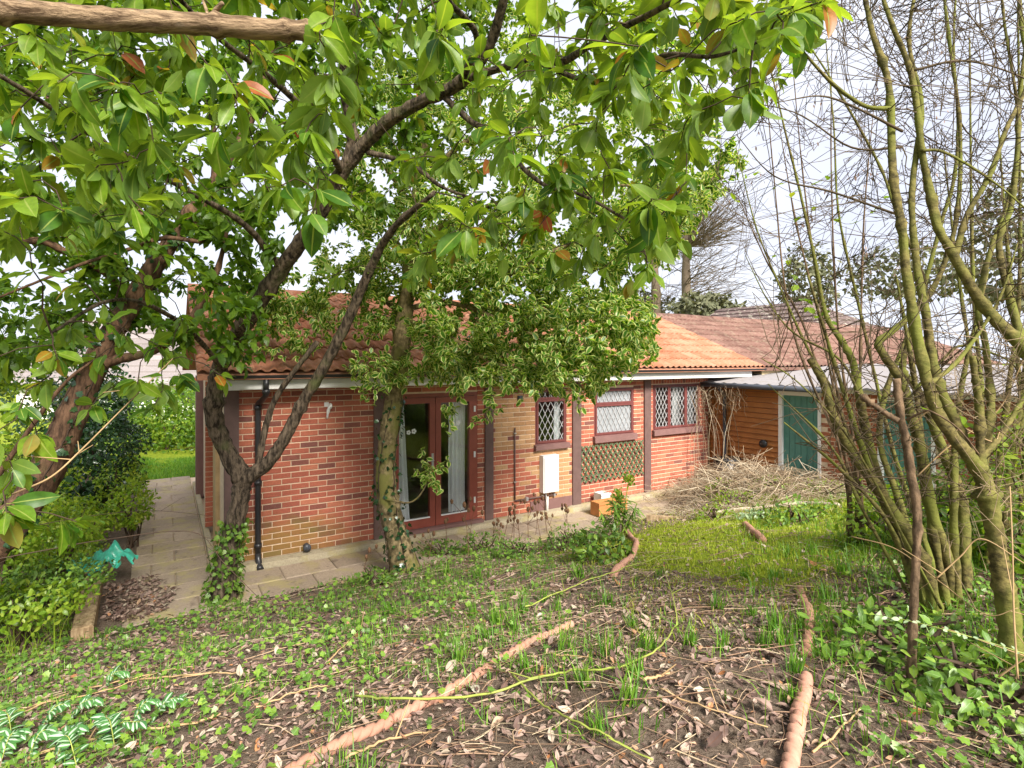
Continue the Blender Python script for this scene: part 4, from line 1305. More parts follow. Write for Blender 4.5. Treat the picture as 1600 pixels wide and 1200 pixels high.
# --- variegated holly
gB = G(634, 893)
tB = thing('variegated_holly', 'holly with cream-edged leaves and a straight pale trunk standing before the French doors', 'tree', gB)
yb = gB[1]
specsB = [
    ('trunk', [gB - np.array([-.03, 0, .15]), P(630, 875, yb), P(616, 825, yb), P(606, 780, yb), P(603, 720, yb), P(612, 650, yb), P(622, 580, yb), P(632, 500, yb), P(638, 440, yb), P(645, 360, yb), P(655, 280, yb), P(670, 180, yb), P(682, 80, yb), P(700, -60, yb)],
     (.26, .185, .155, .145, .14, .13, .125, .115, .10, .085, .075, .06, .05, .03), 14, .035, 5),
    ('branch', px_path([(640, 482, yb), (683, 473, yb - .2), (733, 480, yb - .4), (800, 510, yb - .6), (880, 540, yb - .7)]), (.045, .04, .032, .024, .012), 8, .05, 1),
    ('branch', px_path([(636, 500, yb), (662, 510, yb - .2), (705, 528, yb - .4), (752, 558, yb - .6), (815, 580, yb - .8)]), (.04, .036, .03, .022, .012), 8, .05, 1),
    ('branch', px_path([(640, 450, yb), (690, 448, yb - .1), (767, 437, yb - .3), (808, 424, yb - .5), (870, 390, yb - .6), (960, 360, yb - .6)]), (.055, .05, .045, .036, .026, .014), 8, .05, 1),
    ('branch', px_path([(642, 380, yb), (740, 330, yb + .3), (860, 300, yb + .5), (990, 290, yb + .5), (1100, 310, yb + .4)]), (.05, .04, .032, .022, .012), 8, .05, 1),
    ('branch', px_path([(655, 280, yb), (760, 200, yb + .4), (900, 140, yb + .6), (1050, 180, yb + .5)]), (.045, .036, .028, .012), 8, .05, 1),
    ('branch', px_path([(632, 500, yb), (600, 470, yb + .2), (540, 450, yb + .4), (470, 470, yb + .4), (420, 490, yb + .3)]), (.04, .03, .024, .018, .01), 8, .05, 1),
    ('branch', px_path([(650, 330, yb), (600, 260, yb + .4), (530, 180, yb + .6), (470, 90, yb + .6)]), (.04, .03, .022, .012), 8, .05, 1),
    ('branch', px_path([(602, 780, yb - .12), (640, 785, yb - .3), (662, 765, yb - .38), (672, 735, yb - .4)]), (.018, .014, .01, .006), 6, .05, 0),
]
pB = limbs_of(tB, specsB, 'bark_grey', k=.80)
t1 = crown_points([(640, 420), (800, 400), (950, 430), (1020, 495), (1030, 545), (990, 580), (930, 618), (870, 612), (810, 608), (745, 600), (715, 622), (690, 600), (650, 590)], 540, yb - 1.3, yb + .8)
t1b = crown_points([(430, 400), (640, 420), (640, 600), (590, 600), (560, 625), (545, 580), (520, 480), (450, 470), (385, 520), (380, 440)], 120, yb - .5, yb + .7)
t1c = crown_points([(385, 460), (540, 460), (500, 560), (390, 560)], 70, yb - .2, yb + .7)
t2 = crown_points([(500, 100), (1100, 130), (1165, 250), (1160, 290), (1090, 340), (1050, 420), (500, 430)], 760, yb - .8, yb + 1.8)
t3 = crown_points([(560, -150), (1000, -150), (1100, 130), (500, 130)], 220, yb - .5, yb + 2.0)
t4 = crown_points([(560, 330), (1000, 300), (1120, 300), (1040, 420), (960, 440), (560, 440)], 260, yb - 1.0, yb + 1.0)
low = np.array(px_path([(632, 592, yb - .3), (575, 600, yb - .2), (815, 625, yb - 1.0), (905, 640, yb - 1.1), (715, 650, yb - .8), (740, 660, yb - .8), (765, 640, yb - .8), (700, 680, yb - .7),
                        (672, 738, yb - .4), (660, 750, yb - .4), (645, 735, yb - .35), (668, 725, yb - .4), (1018, 520, yb - .4), (1005, 500, yb - .3), (1022, 540, yb - .4)]))
tipsB = np.vstack([t1, t1b, t1c, t2, t3, t4, low])
tipsB = tipsB[outside_house(tipsB)]
tw = MB()
dB = grow(tw, *nodes_of(pB), tipsB, 4, .016, .0022, .2, .06, .05)
obj('twig', tw, 'twig', tB, stuff=True)
HT = [leaf_template(3, .31, .3, c_, wv, 5, .95, .66, 0) for c_, wv in ((.1, .04), (.25, .06), (.0, .08))]
pos, fr, L = sprays(tipsB, dB, 18, 28, .06, .10, .36, .10)
ok = outside_house(pos, .3); pos, fr, L = pos[ok], fr[ok], L[ok]
lf = MB()
for k, (T, Fq, E) in enumerate(HT):
    lf.scatter(T, Fq, pos[k::3], fr[k::3], L[k::3], True, RNG.uniform(0, 1, len(pos[k::3])), E)
obj('foliage', lf, 'holly_leaf', tB, stuff=True)

# --- leaning reddish trunk on the left
gC = P(-110, 985, 4.1); gC[2] = terr(gC[0], gC[1])
tC = thing('leaning_tree', 'thick reddish-brown trunk leaning in from the left edge, ivy on its bark, small green leaves', 'tree', gC)
specsC = [
    ('trunk', [gC - np.array([0, 0, .1]), P(-60, 905, 4.2), P(0, 838, 4.35), P(55, 765, 4.5), P(95, 690, 4.6), P(128, 615, 4.7), P(165, 540, 4.8), P(208, 468, 4.9), P(252, 400, 5.0), P(292, 345, 5.1), P(335, 285, 5.2), P(390, 190, 5.3), P(430, 60, 5.4)],
     (.27, .235, .215, .20, .185, .165, .145, .13, .12, .105, .09, .06, .03), 14, .04, 2),
    ('limb', px_path([(135, 600, 4.7), (167, 567, 4.75), (233, 550, 4.8), (285, 512, 4.8), (333, 440, 4.85), (360, 340, 4.9)]), (.08, .068, .06, .052, .04, .02), 10, .05, 1),
    ('limb', px_path([(200, 478, 4.9), (176, 436, 4.85), (140, 410, 4.8), (100, 392, 4.7), (50, 376, 4.6), (-60, 400, 4.4)]), (.07, .06, .055, .05, .045, .03), 10, .05, 1),
    ('branch', px_path([(300, 340, 5.1), (320, 376, 4.9), (258, 372, 4.7), (200, 390, 4.5), (130, 412, 4.3), (60, 440, 4.1), (-40, 480, 4.0)]), (.03, .03, .028, .025, .02, .016, .01), 8, .05, 0),
    ('branch', px_path([(165, 545, 4.8), (110, 520, 4.9), (60, 540, 5.0), (-20, 520, 5.0)]), (.04, .03, .022, .012), 8, .05, 0),
    ('branch', px_path([(252, 400, 5.0), (200, 300, 5.4), (120, 200, 5.8), (20, 100, 6.0)]), (.06, .045, .03, .015), 8, .05, 0),
    ('branch', px_path([(335, 285, 5.2), (330, 180, 5.6), (280, 60, 5.9), (250, -60, 6.1)]), (.05, .04, .03, .015), 8, .05, 0),
    ('branch', px_path([(-40, 800, 4.0), (40, 680, 3.9), (100, 600, 3.9), (150, 560, 4.0)]), (.03, .026, .02, .01), 8, .05, 0),
]
pC = limbs_of(tC, specsC, 'bark_red', k=.63)
t1 = crown_points([(-160, 330), (430, 330), (430, 560), (330, 600), (200, 520), (100, 560), (0, 620), (-160, 600)], 210, 4.3, 7.0)
t2 = crown_points([(-220, -180), (900, -180), (760, 150), (600, 370), (-220, 370)], 720, 4.8, 8.2)
tipsC = np.vstack([t1, t2]); tipsC = tipsC[outside_house(tipsC)]
tw = MB()
dC = grow(tw, *nodes_of(pC), tipsC, 4, .016, .0022, .2, .06, .05)
obj('twig', tw, 'twig', tC, stuff=True)
ST = [leaf_template(3, .27, .2, c_, .0, 3, .9, .5, 0) for c_ in (.1, .3, .5)]
pos, fr, L = sprays(tipsC, dC, 26, 42, .07, .13, .42, .25)
ok = outside_house(pos, .3); pos, fr, L = pos[ok], fr[ok], L[ok]
lf = MB()
for k, (T, Fq, E) in enumerate(ST):
    lf.scatter(T, Fq, pos[k::3], fr[k::3], L[k::3], True, RNG.uniform(0, 1, len(pos[k::3])), E)
obj('foliage', lf, 'small_leaf', tC, stuff=True)

# --- bare pole-like bough across the top left corner
pb = MB()
limb(pb, px_path([(-420, -20, 1.75), (-60, 12, 1.85), (60, 20, 1.9), (180, 30, 1.95), (300, 37, 2.0), (400, 45, 2.03), (492, 50, 2.06)]), (.045, .041, .038, .037, .036, .034, .032), 14, 8, .035, 4)
limb(pb, px_path([(330, 38, 2.01), (336, 18, 2.0), (348, 4, 1.98)]), (.012, .010, .007), 8, 4, .05)
limb(pb, px_path([(328, 36, 2.01), (322, 14, 2.03), (312, -12, 2.05)]), (.008, .006, .004), 6, 4, .05)
tag(obj('sawn_bough', pb, 'bark_pole'), 'bare tan bough crossing the top left corner, sawn off at its right end', 'bough')

# --- bare multi-stemmed shrubs on the right
def stems(root, lst, mat):
    out = []
    for pts, rad in lst:
        b = MB()
        out.append(limb(b, pts, [r_ * .65 for r_ in rad], 10, 8, .05, 7))
        obj('stem', b, mat, root)
    return out

def ground_then(gx_, gy_, rest, dY=0.0):
    g = G(gx_, gy_)
    return [g - np.array([0, 0, .08])] + [P(a, b, g[1] + c) for a, b, c in rest]

g1 = G(1465, 975)
s1 = thing('bare_olive_shrub', 'bare shrub of several slender olive stems fanning up and left over the hay', 'shrub', g1)
L1 = [
    (ground_then(1466, 965, [(1445, 885, .02), (1397, 800, .05), (1340, 720, .1), (1310, 667, .12), (1297, 633, .14), (1287, 600, .15), (1266, 560, .16)]), (.055, .05, .048, .044, .04, .036, .034, .03)),
    (ground_then(1452, 945, [(1425, 870, .1), (1393, 800, .2), (1373, 750, .25), (1352, 667, .3), (1342, 617, .3), (1333, 567, .32), (1316, 535, .34), (1290, 490, .4), (1272, 400, .45), (1250, 300, .5), (1228, 210, .55), (1200, 90, .6)]), (.05, .046, .044, .042, .04, .038, .036, .03, .022, .016, .013, .010, .006)),
    (ground_then(1490, 945, [(1482, 880, .0), (1456, 800, .0), (1438, 700, .03), (1424, 650, .05), (1410, 600, .08), (1385, 560, .1), (1372, 536, .12), (1388, 522, .14), (1424, 492, .16), (1452, 460, .18), (1476, 410, .2), (1496, 330, .25), (1500, 200, .3), (1480, 40, .3), (1470, -60, .3)]), (.055, .05, .048, .045, .042, .040, .036, .032, .03, .028, .026, .024, .02, .017, .014, .01)),
    (ground_then(1510, 935, [(1506, 810, .1), (1498, 766, .12), (1480, 720, .14), (1460, 670, .16), (1444, 630, .18), (1428, 600, .2), (1410, 575, .22), (1424, 520, .26), (1438, 470, .3), (1470, 350, .4), (1490, 283, .45), (1497, 200, .5), (1490, 60, .55), (1500, -80, .6)]), (.055, .05, .048, .045, .042, .04, .034, .028, .024, .022, .02, .018, .015, .012, .008)),
    (ground_then(1478, 950, [(1440, 890, .3), (1400, 770, .4), (1375, 690, .5), (1385, 610, .6), (1420, 520, .7), (1440, 440, .8), (1400, 330, .9), (1370, 250, 1.0), (1290, 110, 1.0), (1240, 40, 1.1)]), (.04, .036, .033, .03, .028, .024, .02, .017, .014, .01, .006)),
    (ground_then(1440, 930, [(1408, 850, .4), (1370, 770, .5), (1330, 690, .6), (1300, 610, .6), (1260, 540, .7), (1215, 440, .8), (1180, 350, .9), (1150, 230, 1.0)]), (.03, .028, .024, .02, .017, .014, .011, .008, .005)),
    (ground_then(1480, 930, [(1440, 830, .6), (1400, 720, .7), (1370, 600, .8), (1340, 470, .9), (1310, 330, 1.0), (1303, 200, 1.1), (1290, 60, 1.2)]), (.03, .027, .024, .02, .016, .013, .01, .006)),
]
for bx, by, mx1, my1, mx2, my2, tx, ty, dy, r0 in ((1455, 955, 1385, 800, 1330, 650, 1262, 430, .1, .026), (1485, 955, 1450, 780, 1430, 600, 1400, 430, .2, .026),
                                    (1500, 950, 1490, 800, 1500, 620, 1545, 420, .1, .028), (1440, 945, 1395, 830, 1320, 740, 1225, 660, -.3, .016), (1430, 930, 1350, 800, 1300, 700, 1200, 600, .2, .014)):
    L1.append((ground_then(bx, by, [(mx1, my1, dy * .4), (mx2, my2, dy), (tx, ty, dy * 1.4)]), (r0 * 1.25, r0 * 1.1, r0 * .85, r0 * .3)))
p1_ = stems(s1, L1, 'bark_olive')

g2 = G(1425, 1080)
s2 = thing('dark_sawn_sapling', 'straight dark brown sapling, sawn off at roof height, in front of the olive stems', 'sapling', g2)
L2 = [(ground_then(1423, 1075, [(1427, 967, .02), (1431, 880, .04), (1433, 800, .05), (1424, 740, .06), (1416, 690, .07), (1407, 650, .08), (1400, 592, .1)]), (.028, .027, .027, .027, .027, .028, .026, .024)),
      ([P(1404, 658, g2[1] + .08), P(1375, 640, g2[1] + .12), P(1346, 618, g2[1] + .14)], (.020, .019, .017)),
      ([P(1416, 656, g2[1] + .07), P(1440, 645, g2[1] + .0), P(1455, 643, g2[1] - .05), P(1495, 668, g2[1] - .1), P(1530, 710, g2[1] - .1)], (.008, .007, .006, .005, .004))]
p2_ = stems(s2, L2, 'bark_dark')

g3 = G(1585, 1045)
s3 = thing('thick_olive_tree', 'bare tree with thick olive trunk forking at chest height near the right edge', 'tree', g3)
yc = g3[1]
L3 = [
    ([g3 - np.array([0, 0, .1]), P(1575, 960, yc), P(1562, 880, yc), P(1552, 820, yc), P(1542, 770, yc), P(1530, 728, yc)], (.075, .065, .058, .055, .053, .055)),
    ([P(1531, 735, yc), P(1510, 708, yc - .02), P(1470, 655, yc - .03), P(1447, 590, yc - .02), P(1430, 510, yc), P(1416, 420, yc + .02), P(1408, 350, yc + .05), P(1395, 268, yc + .1), P(1388, 130, yc + .15), P(1363, 50, yc + .2), P(1345, -40, yc + .25)], (.046, .043, .04, .037, .034, .032, .03, .028, .024, .02, .015)),
    ([P(1528, 740, yc + .05), P(1490, 655, yc + .1), P(1462, 590, yc + .12), P(1448, 500, yc + .15), P(1432, 410, yc + .2), P(1425, 300, yc + .25), P(1440, 170, yc + .3), P(1420, 60, yc + .35), P(1440, -60, yc + .4)], (.04, .036, .033, .03, .026, .022, .018, .015, .01)),
    ([P(1532, 735, yc), P(1530, 640, yc + .03), P(1524, 590, yc + .03), P(1520, 556, yc + .03)], (.03, .025, .022, .02)),
    ([P(1528, 722, yc), P(1556, 690, yc + .05), P(1580, 655, yc + .1), P(1610, 605, yc + .15), P(1650, 540, yc + .2)], (.02, .018, .017, .016, .014)),
    ([P(1535, 735, yc + .1), P(1548, 640, yc + .2), P(1540, 540, yc + .3), P(1528, 480, yc + .35), P(1545, 400, yc + .4), P(1580, 300, yc + .5), P(1590, 180, yc + .6), P(1570, 40, yc + .7), P(1560, -60, yc + .7)], (.03, .027, .024, .022, .02, .017, .014, .011, .008)),
]
p3_ = stems(s3, L3, 'bark_olive')

g4 = np.array([2.62, 2.62, 0.0]); g4[2] = terr(g4[0], g4[1])
s4 = thing('outer_olive_tree', 'olive-barked tree rooted beyond the right edge, one bough arching in and upward', 'tree', g4)
y4 = g4[1]
L4 = [
    ([g4 - np.array([0, 0, .1]), P(1680, 900, y4), P(1672, 760, y4), P(1650, 640, y4 + .05), P(1605, 550, y4 + .1), P(1560, 505, y4 + .12), P(1528, 465, y4 + .14), P(1492, 402, y4 + .16), P(1466, 355, y4 + .18), P(1455, 310, y4 + .2), P(1440, 233, y4 + .22), P(1424, 117, y4 + .25), P(1392, 33, y4 + .3), P(1360, -60, y4 + .35)],
     (.08, .07, .062, .055, .048, .042, .038, .034, .032, .03, .027, .022, .018, .012)),
    ([P(1672, 760, y4), P(1700, 600, y4 + .1), P(1690, 400, y4 + .3), P(1650, 200, y4 + .5), P(1600, 60, y4 + .6), P(1590, -80, y4 + .7)], (.05, .042, .034, .026, .02, .012)),
    ([P(1600, 548, y4 + .1), P(1562, 390, y4 + .3), P(1580, 323, y4 + .35), P(1590, 233, y4 + .4), P(1593, 160, y4 + .45), P(1610, 0, y4 + .5)], (.03, .022, .02, .018, .016, .01)),
    ([P(1492, 400, y4 + .16), P(1513, 333, y4 + .2), P(1547, 273, y4 + .22), P(1573, 200, y4 + .25), P(1602, 140, y4 + .3), P(1640, 20, y4 + .4)], (.024, .02, .018, .016, .014, .01)),
]
p4_ = stems(s4, L4, 'bark_olive')

g5 = G(1590, 905)
s5 = thing('thin_back_shrub', 'clump of thin tan stems behind the forked olive trunk', 'shrub', g5)
L5 = []
for (bx, tx, ty, dy) in ((1560, 1590, -40, .0), (1575, 1660, 60, .1), (1600, 1620, -60, .2), (1545, 1515, 60, .3), (1610, 1560, 200, .25), (1580, 1700, 240, .1), (1550, 1475, 240, .45)):
    g = G(bx, 900)
    mid = (bx * .5 + tx * .5 + RNG.normal(0, 15))
    L5.append(([g - np.array([0, 0, .06]), P(bx - 4, 780, g[1] + dy), P(mid * .5 + bx * .5, 600, g[1] + dy), P(mid, 420, g[1] + dy * 1.5), P(tx, ty, g[1] + dy * 2)], (.03, .026, .022, .017, .007)))
p5_ = stems(s5, L5, 'bark_olive')

for root_, pts_, r_ in ((s3, [(1392, 170, yc + .1), (1350, 165, yc + .1), (1300, 130, yc + .1), (1250, 75, yc + .1), (1200, 20, yc + .1)], .012),
                        (s3, [(1410, 205, yc + .1), (1330, 165, yc), (1280, 150, yc - .05), (1215, 160, yc - .1)], .007),
                        (s4, [(1440, 235, y4 + .2), (1480, 240, y4 + .2), (1560, 290, y4 + .2), (1640, 360, y4 + .2)], .009),
                        (s4, [(1428, 110, y4 + .25), (1500, 95, y4 + .2), (1570, 110, y4 + .2), (1660, 150, y4 + .2)], .007),
                        (s1, [(1410, 230, 3.5), (1330, 230, 3.6), (1240, 175, 3.7), (1130, 155, 3.8)], .008),
                        (s1, [(1402, 335, 3.4), (1300, 300, 3.5), (1210, 275, 3.6), (1150, 210, 3.7)], .008),
                        (s3, [(1452, 600, yc), (1500, 560, yc + .1), (1560, 470, yc + .15), (1590, 380, yc + .2)], .012),
                        (s1, [(1430, 610, 3.2), (1475, 560, 3.2), (1505, 540, 3.2), (1570, 560, 3.1), (1600, 590, 3.1)], .010),
                        (s1, [(1345, 620, 3.3), (1310, 560, 3.4), (1240, 520, 3.6), (1200, 470, 3.8), (1165, 400, 4.0)], .009),
                        (s1, [(1470, 950, 3.1), (1420, 855, 2.9), (1330, 690, 2.9), (1250, 600, 3.0), (1190, 560, 3.1)], .009)):
    b_ = MB()
    pr_ = limb(b_, px_path(pts_), (r_, r_ * .8, r_ * .55, r_ * .3), 7, 7, .05, 0)
    obj('branch', b_, 'bark_olive' if r_ > .0085 else 'twig_olive', root_)
    {id(s1): p1_, id(s3): p3_, id(s4): p4_}[id(root_)].append(pr_)

def bare_twigs(root, paths, poly, n, d0, d1, mat='twig_olive', ends=2, base=.0023, buds=True):
    tips = crown_points(poly, n, d0, d1)
    tips = tips[outside_house(tips)]
    b = MB()
    d = grow(b, *nodes_of(paths), tips, 3, .010, base, .22, -.05, .05)
    # side shoots at each twig end
    k = 0
    for t, dd in zip(tips, d):
        for _ in range(ends):
            v = dd + RNG.normal(0, .40, 3) + np.array([0, 0, .2]); v /= np.linalg.norm(v)
            L_ = RNG.uniform(.18, .62)
            st_ = t - dd * RNG.uniform(0, .3)
            b.tube(np.array([st_, st_ + v * L_ * .5 + RNG.normal(0, .01, 3), st_ + v * L_ + RNG.normal(0, .02, 3)]), (base, base, base * .7), 3, False)
            k += 1
    obj('twig', b, mat, root, stuff=True)
    return tips, d

bare_twigs(s1, p1_, [(1120, 240), (1210, 20), (1260, -150), (1560, -150), (1540, 460), (1440, 560), (1380, 600), (1240, 560), (1200, 480)], 170, 2.9, 5.0)
bare_twigs(s1, p1_, [(1200, 470), (1450, 440), (1560, 520), (1560, 800), (1360, 830), (1240, 640)], 110, 2.7, 4.0, 'twig_olive', 3, .0024)
bare_twigs(s2, p2_, [(1300, 620), (1380, 560), (1480, 600), (1520, 760), (1430, 800), (1330, 760)], 26, 2.5, 3.2, ends=1)
bare_twigs(s3, p3_, [(1300, -120), (1560, -150), (1640, 100), (1640, 640), (1480, 620), (1400, 400)], 140, 2.5, 4.2)
bare_twigs(s3, p3_, [(1440, 560), (1640, 420), (1640, 900), (1480, 880)], 80, 2.3, 3.8, 'twig_tan', 2, .0014)
bare_twigs(s4, p4_, [(1360, -120), (1750, -150), (1800, 640), (1560, 640), (1440, 300)], 150, 2.4, 4.2)
bare_twigs(s5, p5_, [(1440, -100), (1750, -150), (1780, 800), (1520, 760), (1480, 500)], 200, 3.2, 5.4)

# --- thin leafless shrub further back, between shrubs and hay
g6 = G(1330, 850)
s6 = thing('distant_bare_bush', 'thin bare bush with dark pods standing against the sky left of the olive stems', 'shrub', g6)
L6 = []
for (bx, mx_, tx, ty, Y_) in ((1330, 1285, 1215, 180, 5.2), (1340, 1290, 1235, 60, 5.5), (1325, 1260, 1150, 300, 5.0), (1345, 1310, 1300, 40, 5.4), (1350, 1345, 1370, 120, 5.6), (1335, 1240, 1190, 30, 5.8)):
    g = G(bx, 850)
    L6.append(([g - np.array([0, 0, .06]), P(bx - 5, 740, g[1]), P(mx_, 520, (g[1] + Y_) / 2), P((mx_ + tx) / 2 - 6, (520 + ty) / 2, Y_), P(tx, ty, Y_)], (.022, .019, .015, .010, .004)))
p6_ = stems(s6, L6, 'bark_dark')
tips6, d6 = bare_twigs(s6, p6_, [(1110, 260), (1150, 150), (1200, -80), (1500, -80), (1480, 420), (1300, 480), (1190, 420)], 190, 4.6, 7.0, 'twig', 3, .003)
pods = MB()
pp = tips6[RNG.integers(0, len(tips6), 260)] + RNG.normal(0, .05, (260, 3))
PT, PF, PE = leaf_template(3, .16, .1, .1, 0, 3, .9, .5, .1)
pods.scatter(PT, PF, pp, frames(np.tile([0, 0, -1.0], (260, 1)) + RNG.normal(0, .2, (260, 3)), RNG.normal(0, 1, (260, 3))), RNG.uniform(.03, .06, 260), True, RNG.uniform(0, .2, 260), PE)
obj('seed_pod', pods, 'dead_leaf', s6, stuff=True)

# --- tall pollarded trees beyond the roofs
def far_tree(base_px, top_px, Y, r0, label, nfan, spread, side=1):
    b = P(base_px[0], base_px[1], Y); b[2] = 0
    t = P(top_px[0], top_px[1], Y)
    root = thing('bare_far_tree', label, 'tree', b, 'tall bare trees beyond the roofs')
    mb_ = MB()
    pt = limb(mb_, [b, b + (t - b) * .5 + np.array([.1, 0, 0]), t, t + np.array([.1, 0, 1.0])], (r0 * 1.1, r0, r0 * .8, r0 * .25), 10, 8, .05, 3)
    obj('trunk', mb_, 'twig_far', root)
    tw_ = MB()
    for k in range(nfan):
        a = RNG.uniform(-.5, 1.0)
        f = RNG.uniform(.35, 1.0)
        st_ = b + (t - b) * f if k % 2 else t
        elev = RNG.uniform(.02, 1.2) if k % 2 == 0 else RNG.uniform(-.1, .6)
        az = RNG.uniform(0, 6.28)
        v = np.array([math.cos(az) * math.cos(elev) * side if side else math.cos(az), math.sin(az) * math.cos(elev), math.sin(elev)])
        if side: v[0] = abs(v[0]) * side if RNG.uniform() < .8 else v[0]
        L_ = RNG.uniform(.5, 1.0) * spread
        p_ = [st_]
        for j in range(1, 6):
            p_.append(p_[-1] + v * L_ / 5 + np.array([0, 0, .02 * j * L_ / 5]) + RNG.normal(0, .05, 3))
        tw_.tube(np.array(p_), np.linspace(.03, .008, 6), 3, False)
        for j in range(2, 6):
            for _ in range(2):
                v2 = v + RNG.normal(0, .5, 3); L2 = RNG.uniform(.4, 1.2)
                q = p_[j]
                tw_.tube(np.array([q, q + v2 * L2 * .5, q + v2 * L2 + RNG.normal(0, .06, 3)]), (.012, .010, .006), 3, False)
    obj('twig', tw_, 'twig_far', root, stuff=True)
far_tree((1063, 560), (1072, 385), 30, .26, 'bare tall trunk with a fan of fine twigs spreading right, beyond the ridge', 200, 3.8, 1)
far_tree((1026, 560), (1020, 360), 31, .24, 'straight bare trunk rising behind the ridge, nearest to the holly leaves', 70, 2.6, 0)

# --- bushes and hedge beyond
def bush(name, label, cat, center, rad, n, mat, l0, l1, group=None, T=None, up=.4, stem='twig'):
    c = np.array(center, float)
    root = thing(name, label, cat, (c[0], c[1], terr(c[0], c[1])), group)
    r = np.array(rad, float)
    v = rand_unit(n)
    k = RNG.uniform(.55, 1.0, (n, 1)) ** .5
    lump = 1 + .22 * np.sin(v[:, :1] * 5 + c[0]) * np.sin(v[:, 1:2] * 6 + 1) + .15 * np.sin(v[:, 2:3] * 9)
    pos = c + v * r * k * lump
    zt = terr(pos[:, 0], pos[:, 1])
    ok = pos[:, 2] > zt + .01
    ok &= outside_house(pos, .15)
    pos, v = pos[ok], v[ok]
    n = len(pos)
    f = frames(v * .6 + rand_unit(n) + np.array([0, 0, -.2]), np.array([0, 0, up]) + v * .7 + RNG.normal(0, .4, (n, 3)))
    Tm = T or ST
    b = MB()
    m = len(Tm)
    for j, (T_, F_, E_) in enumerate(Tm):
        b.scatter(T_, F_, pos[j::m], f[j::m], RNG.uniform(l0, l1, len(pos[j::m])), True, RNG.uniform(0, 1, len(pos[j::m])), E_)
    obj('foliage', b, mat, root, stuff=True)
    sb = MB()
    base = np.array([c[0], c[1], terr(c[0], c[1]) - .03])
    for j in range(7):
        e = c + rand_unit(1)[0] * r * .75; e[2] = max(e[2], base[2] + .2)
        sb.tube(np.array([base + RNG.normal(0, .04, 3), (base + e) / 2 + RNG.normal(0, .05, 3), e]), (.018, .012, .005), 5, False)
    obj('stem', sb, stem, root, stuff=True)
    return root

c_ = P(150, 705, 8.8)
bush('evergreen_bush', 'dark glossy evergreen bush behind the leaning trunk, beside the path', 'bush', c_, (.62, .7, 1.0), 4200, 'dark_leaf', .06, .10)
c_ = P(118, 640, 11)
bush('evergreen_bush', 'taller dark bush farther back along the path, half hidden by the leaning trunk', 'bush', c_, (1.1, .9, 1.5), 3000, 'dark_leaf', .07, .12)
for k, (px, py, Y_, rr, lab) in enumerate(((262, 672, 16, (1.7, .8, 1.1), 'clipped green hedge shrub at the far end of the small lawn'),
                                      (322, 672, 17, (1.5, .8, 1.2), 'yellow-green shrub at lawn end, beside the gable corner'),
                                      (215, 690, 16, (.9, .8, .8), 'pale shrub where the lawn meets the dark bush'))):
    c_ = P(px, py, Y_)
    bush('garden_shrub', lab, 'shrub', c_, rr, 2200, 'small_leaf' if k == 0 else 'lime_leaf', .07, .14)
bush('hedge', 'broad green hedge closing off the lawn beyond the side path', 'hedge', P(262, 668, 17.5), (3.2, .8, 1.25), 6500, 'small_leaf', .10, .18)
for k, (px, py, Y_, rr, n, mat, lab) in enumerate(((-60, 640, 5.8, (.8, .7, .8), 2200, 'lime_leaf', 'bushy small-leaved green shrub filling the left edge behind the trunk'),
                                     (30, 760, 6.4, (.5, .45, .5), 1800, 'lime_leaf', 'light green shrub growing just behind the lower leaning trunk'),
                                     (205, 790, 7.6, (.20, .35, .32), 1100, 'lime_leaf', 'feathery green shrub leaning over the path edge'),
                                     (120, 815, 7.2, (.4, .3, .28), 1300, 'lime_leaf', 'sprawling yellow-green plant above the teal bag'),
                                     (30, 945, 4.7, (.5, .4, .12), 800, 'lime_leaf', 'low leafy green growth at the left edge under the trunk'))):
    c_ = P(px, py, Y_)
    bush('leafy_shrub', lab, 'shrub', c_, rr, n, mat, .035, .07)
for (px, py, Y_, rr, n, mat, lab) in ((70, 835, 5.6, (.5, .4, .3), 1900, 'lime_leaf', 'yellow-green weeds crowding the leaning trunk base, left of the teal sack'), (190, 745, 8.6, (.25, .5, .3), 900, 'lime_leaf', 'soft green plant spilling over the path beside the evergreen bush'),
                                     (-10, 800, 5.2, (.5, .4, .5), 1800, 'lime_leaf', 'light green leafy growth at the left edge beside the leaning trunk'), (80, 905, 5.2, (.45, .35, .16), 1200, 'ivy_leaf', 'low green growth behind the timber sleeper')):
    bush('leafy_shrub', lab, 'shrub', P(px, py, Y_), rr, n, mat, .03, .06)
for px, py, Y_, rr, lab in ((1100, 482, 27, (1.6, 1, .6), 'dark greenish treetop showing above the brown ridge left of the speckled roof'), (985, 476, 33, (2.2, 1, .9), 'hazy grey-green treetop behind the ridge near the holly'),
                            (1262, 440, 30, (1.5, 1.2, 1.7), 'dark conifer-like treetop behind the speckled roof'), (1590, 390, 20, (1.6, 1.2, 2.4), 'tall dull green tree at the right edge behind bare twigs'),
                            (1420, 430, 26, (3.0, 1.5, 1.2), 'faint green treetops seen through the bare stems')):
    c_ = P(px, py, Y_)
    bush('far_treetop', lab, 'tree', c_, rr, 1500, 'far_leaf', .16, .34, 'trees beyond the roofs')
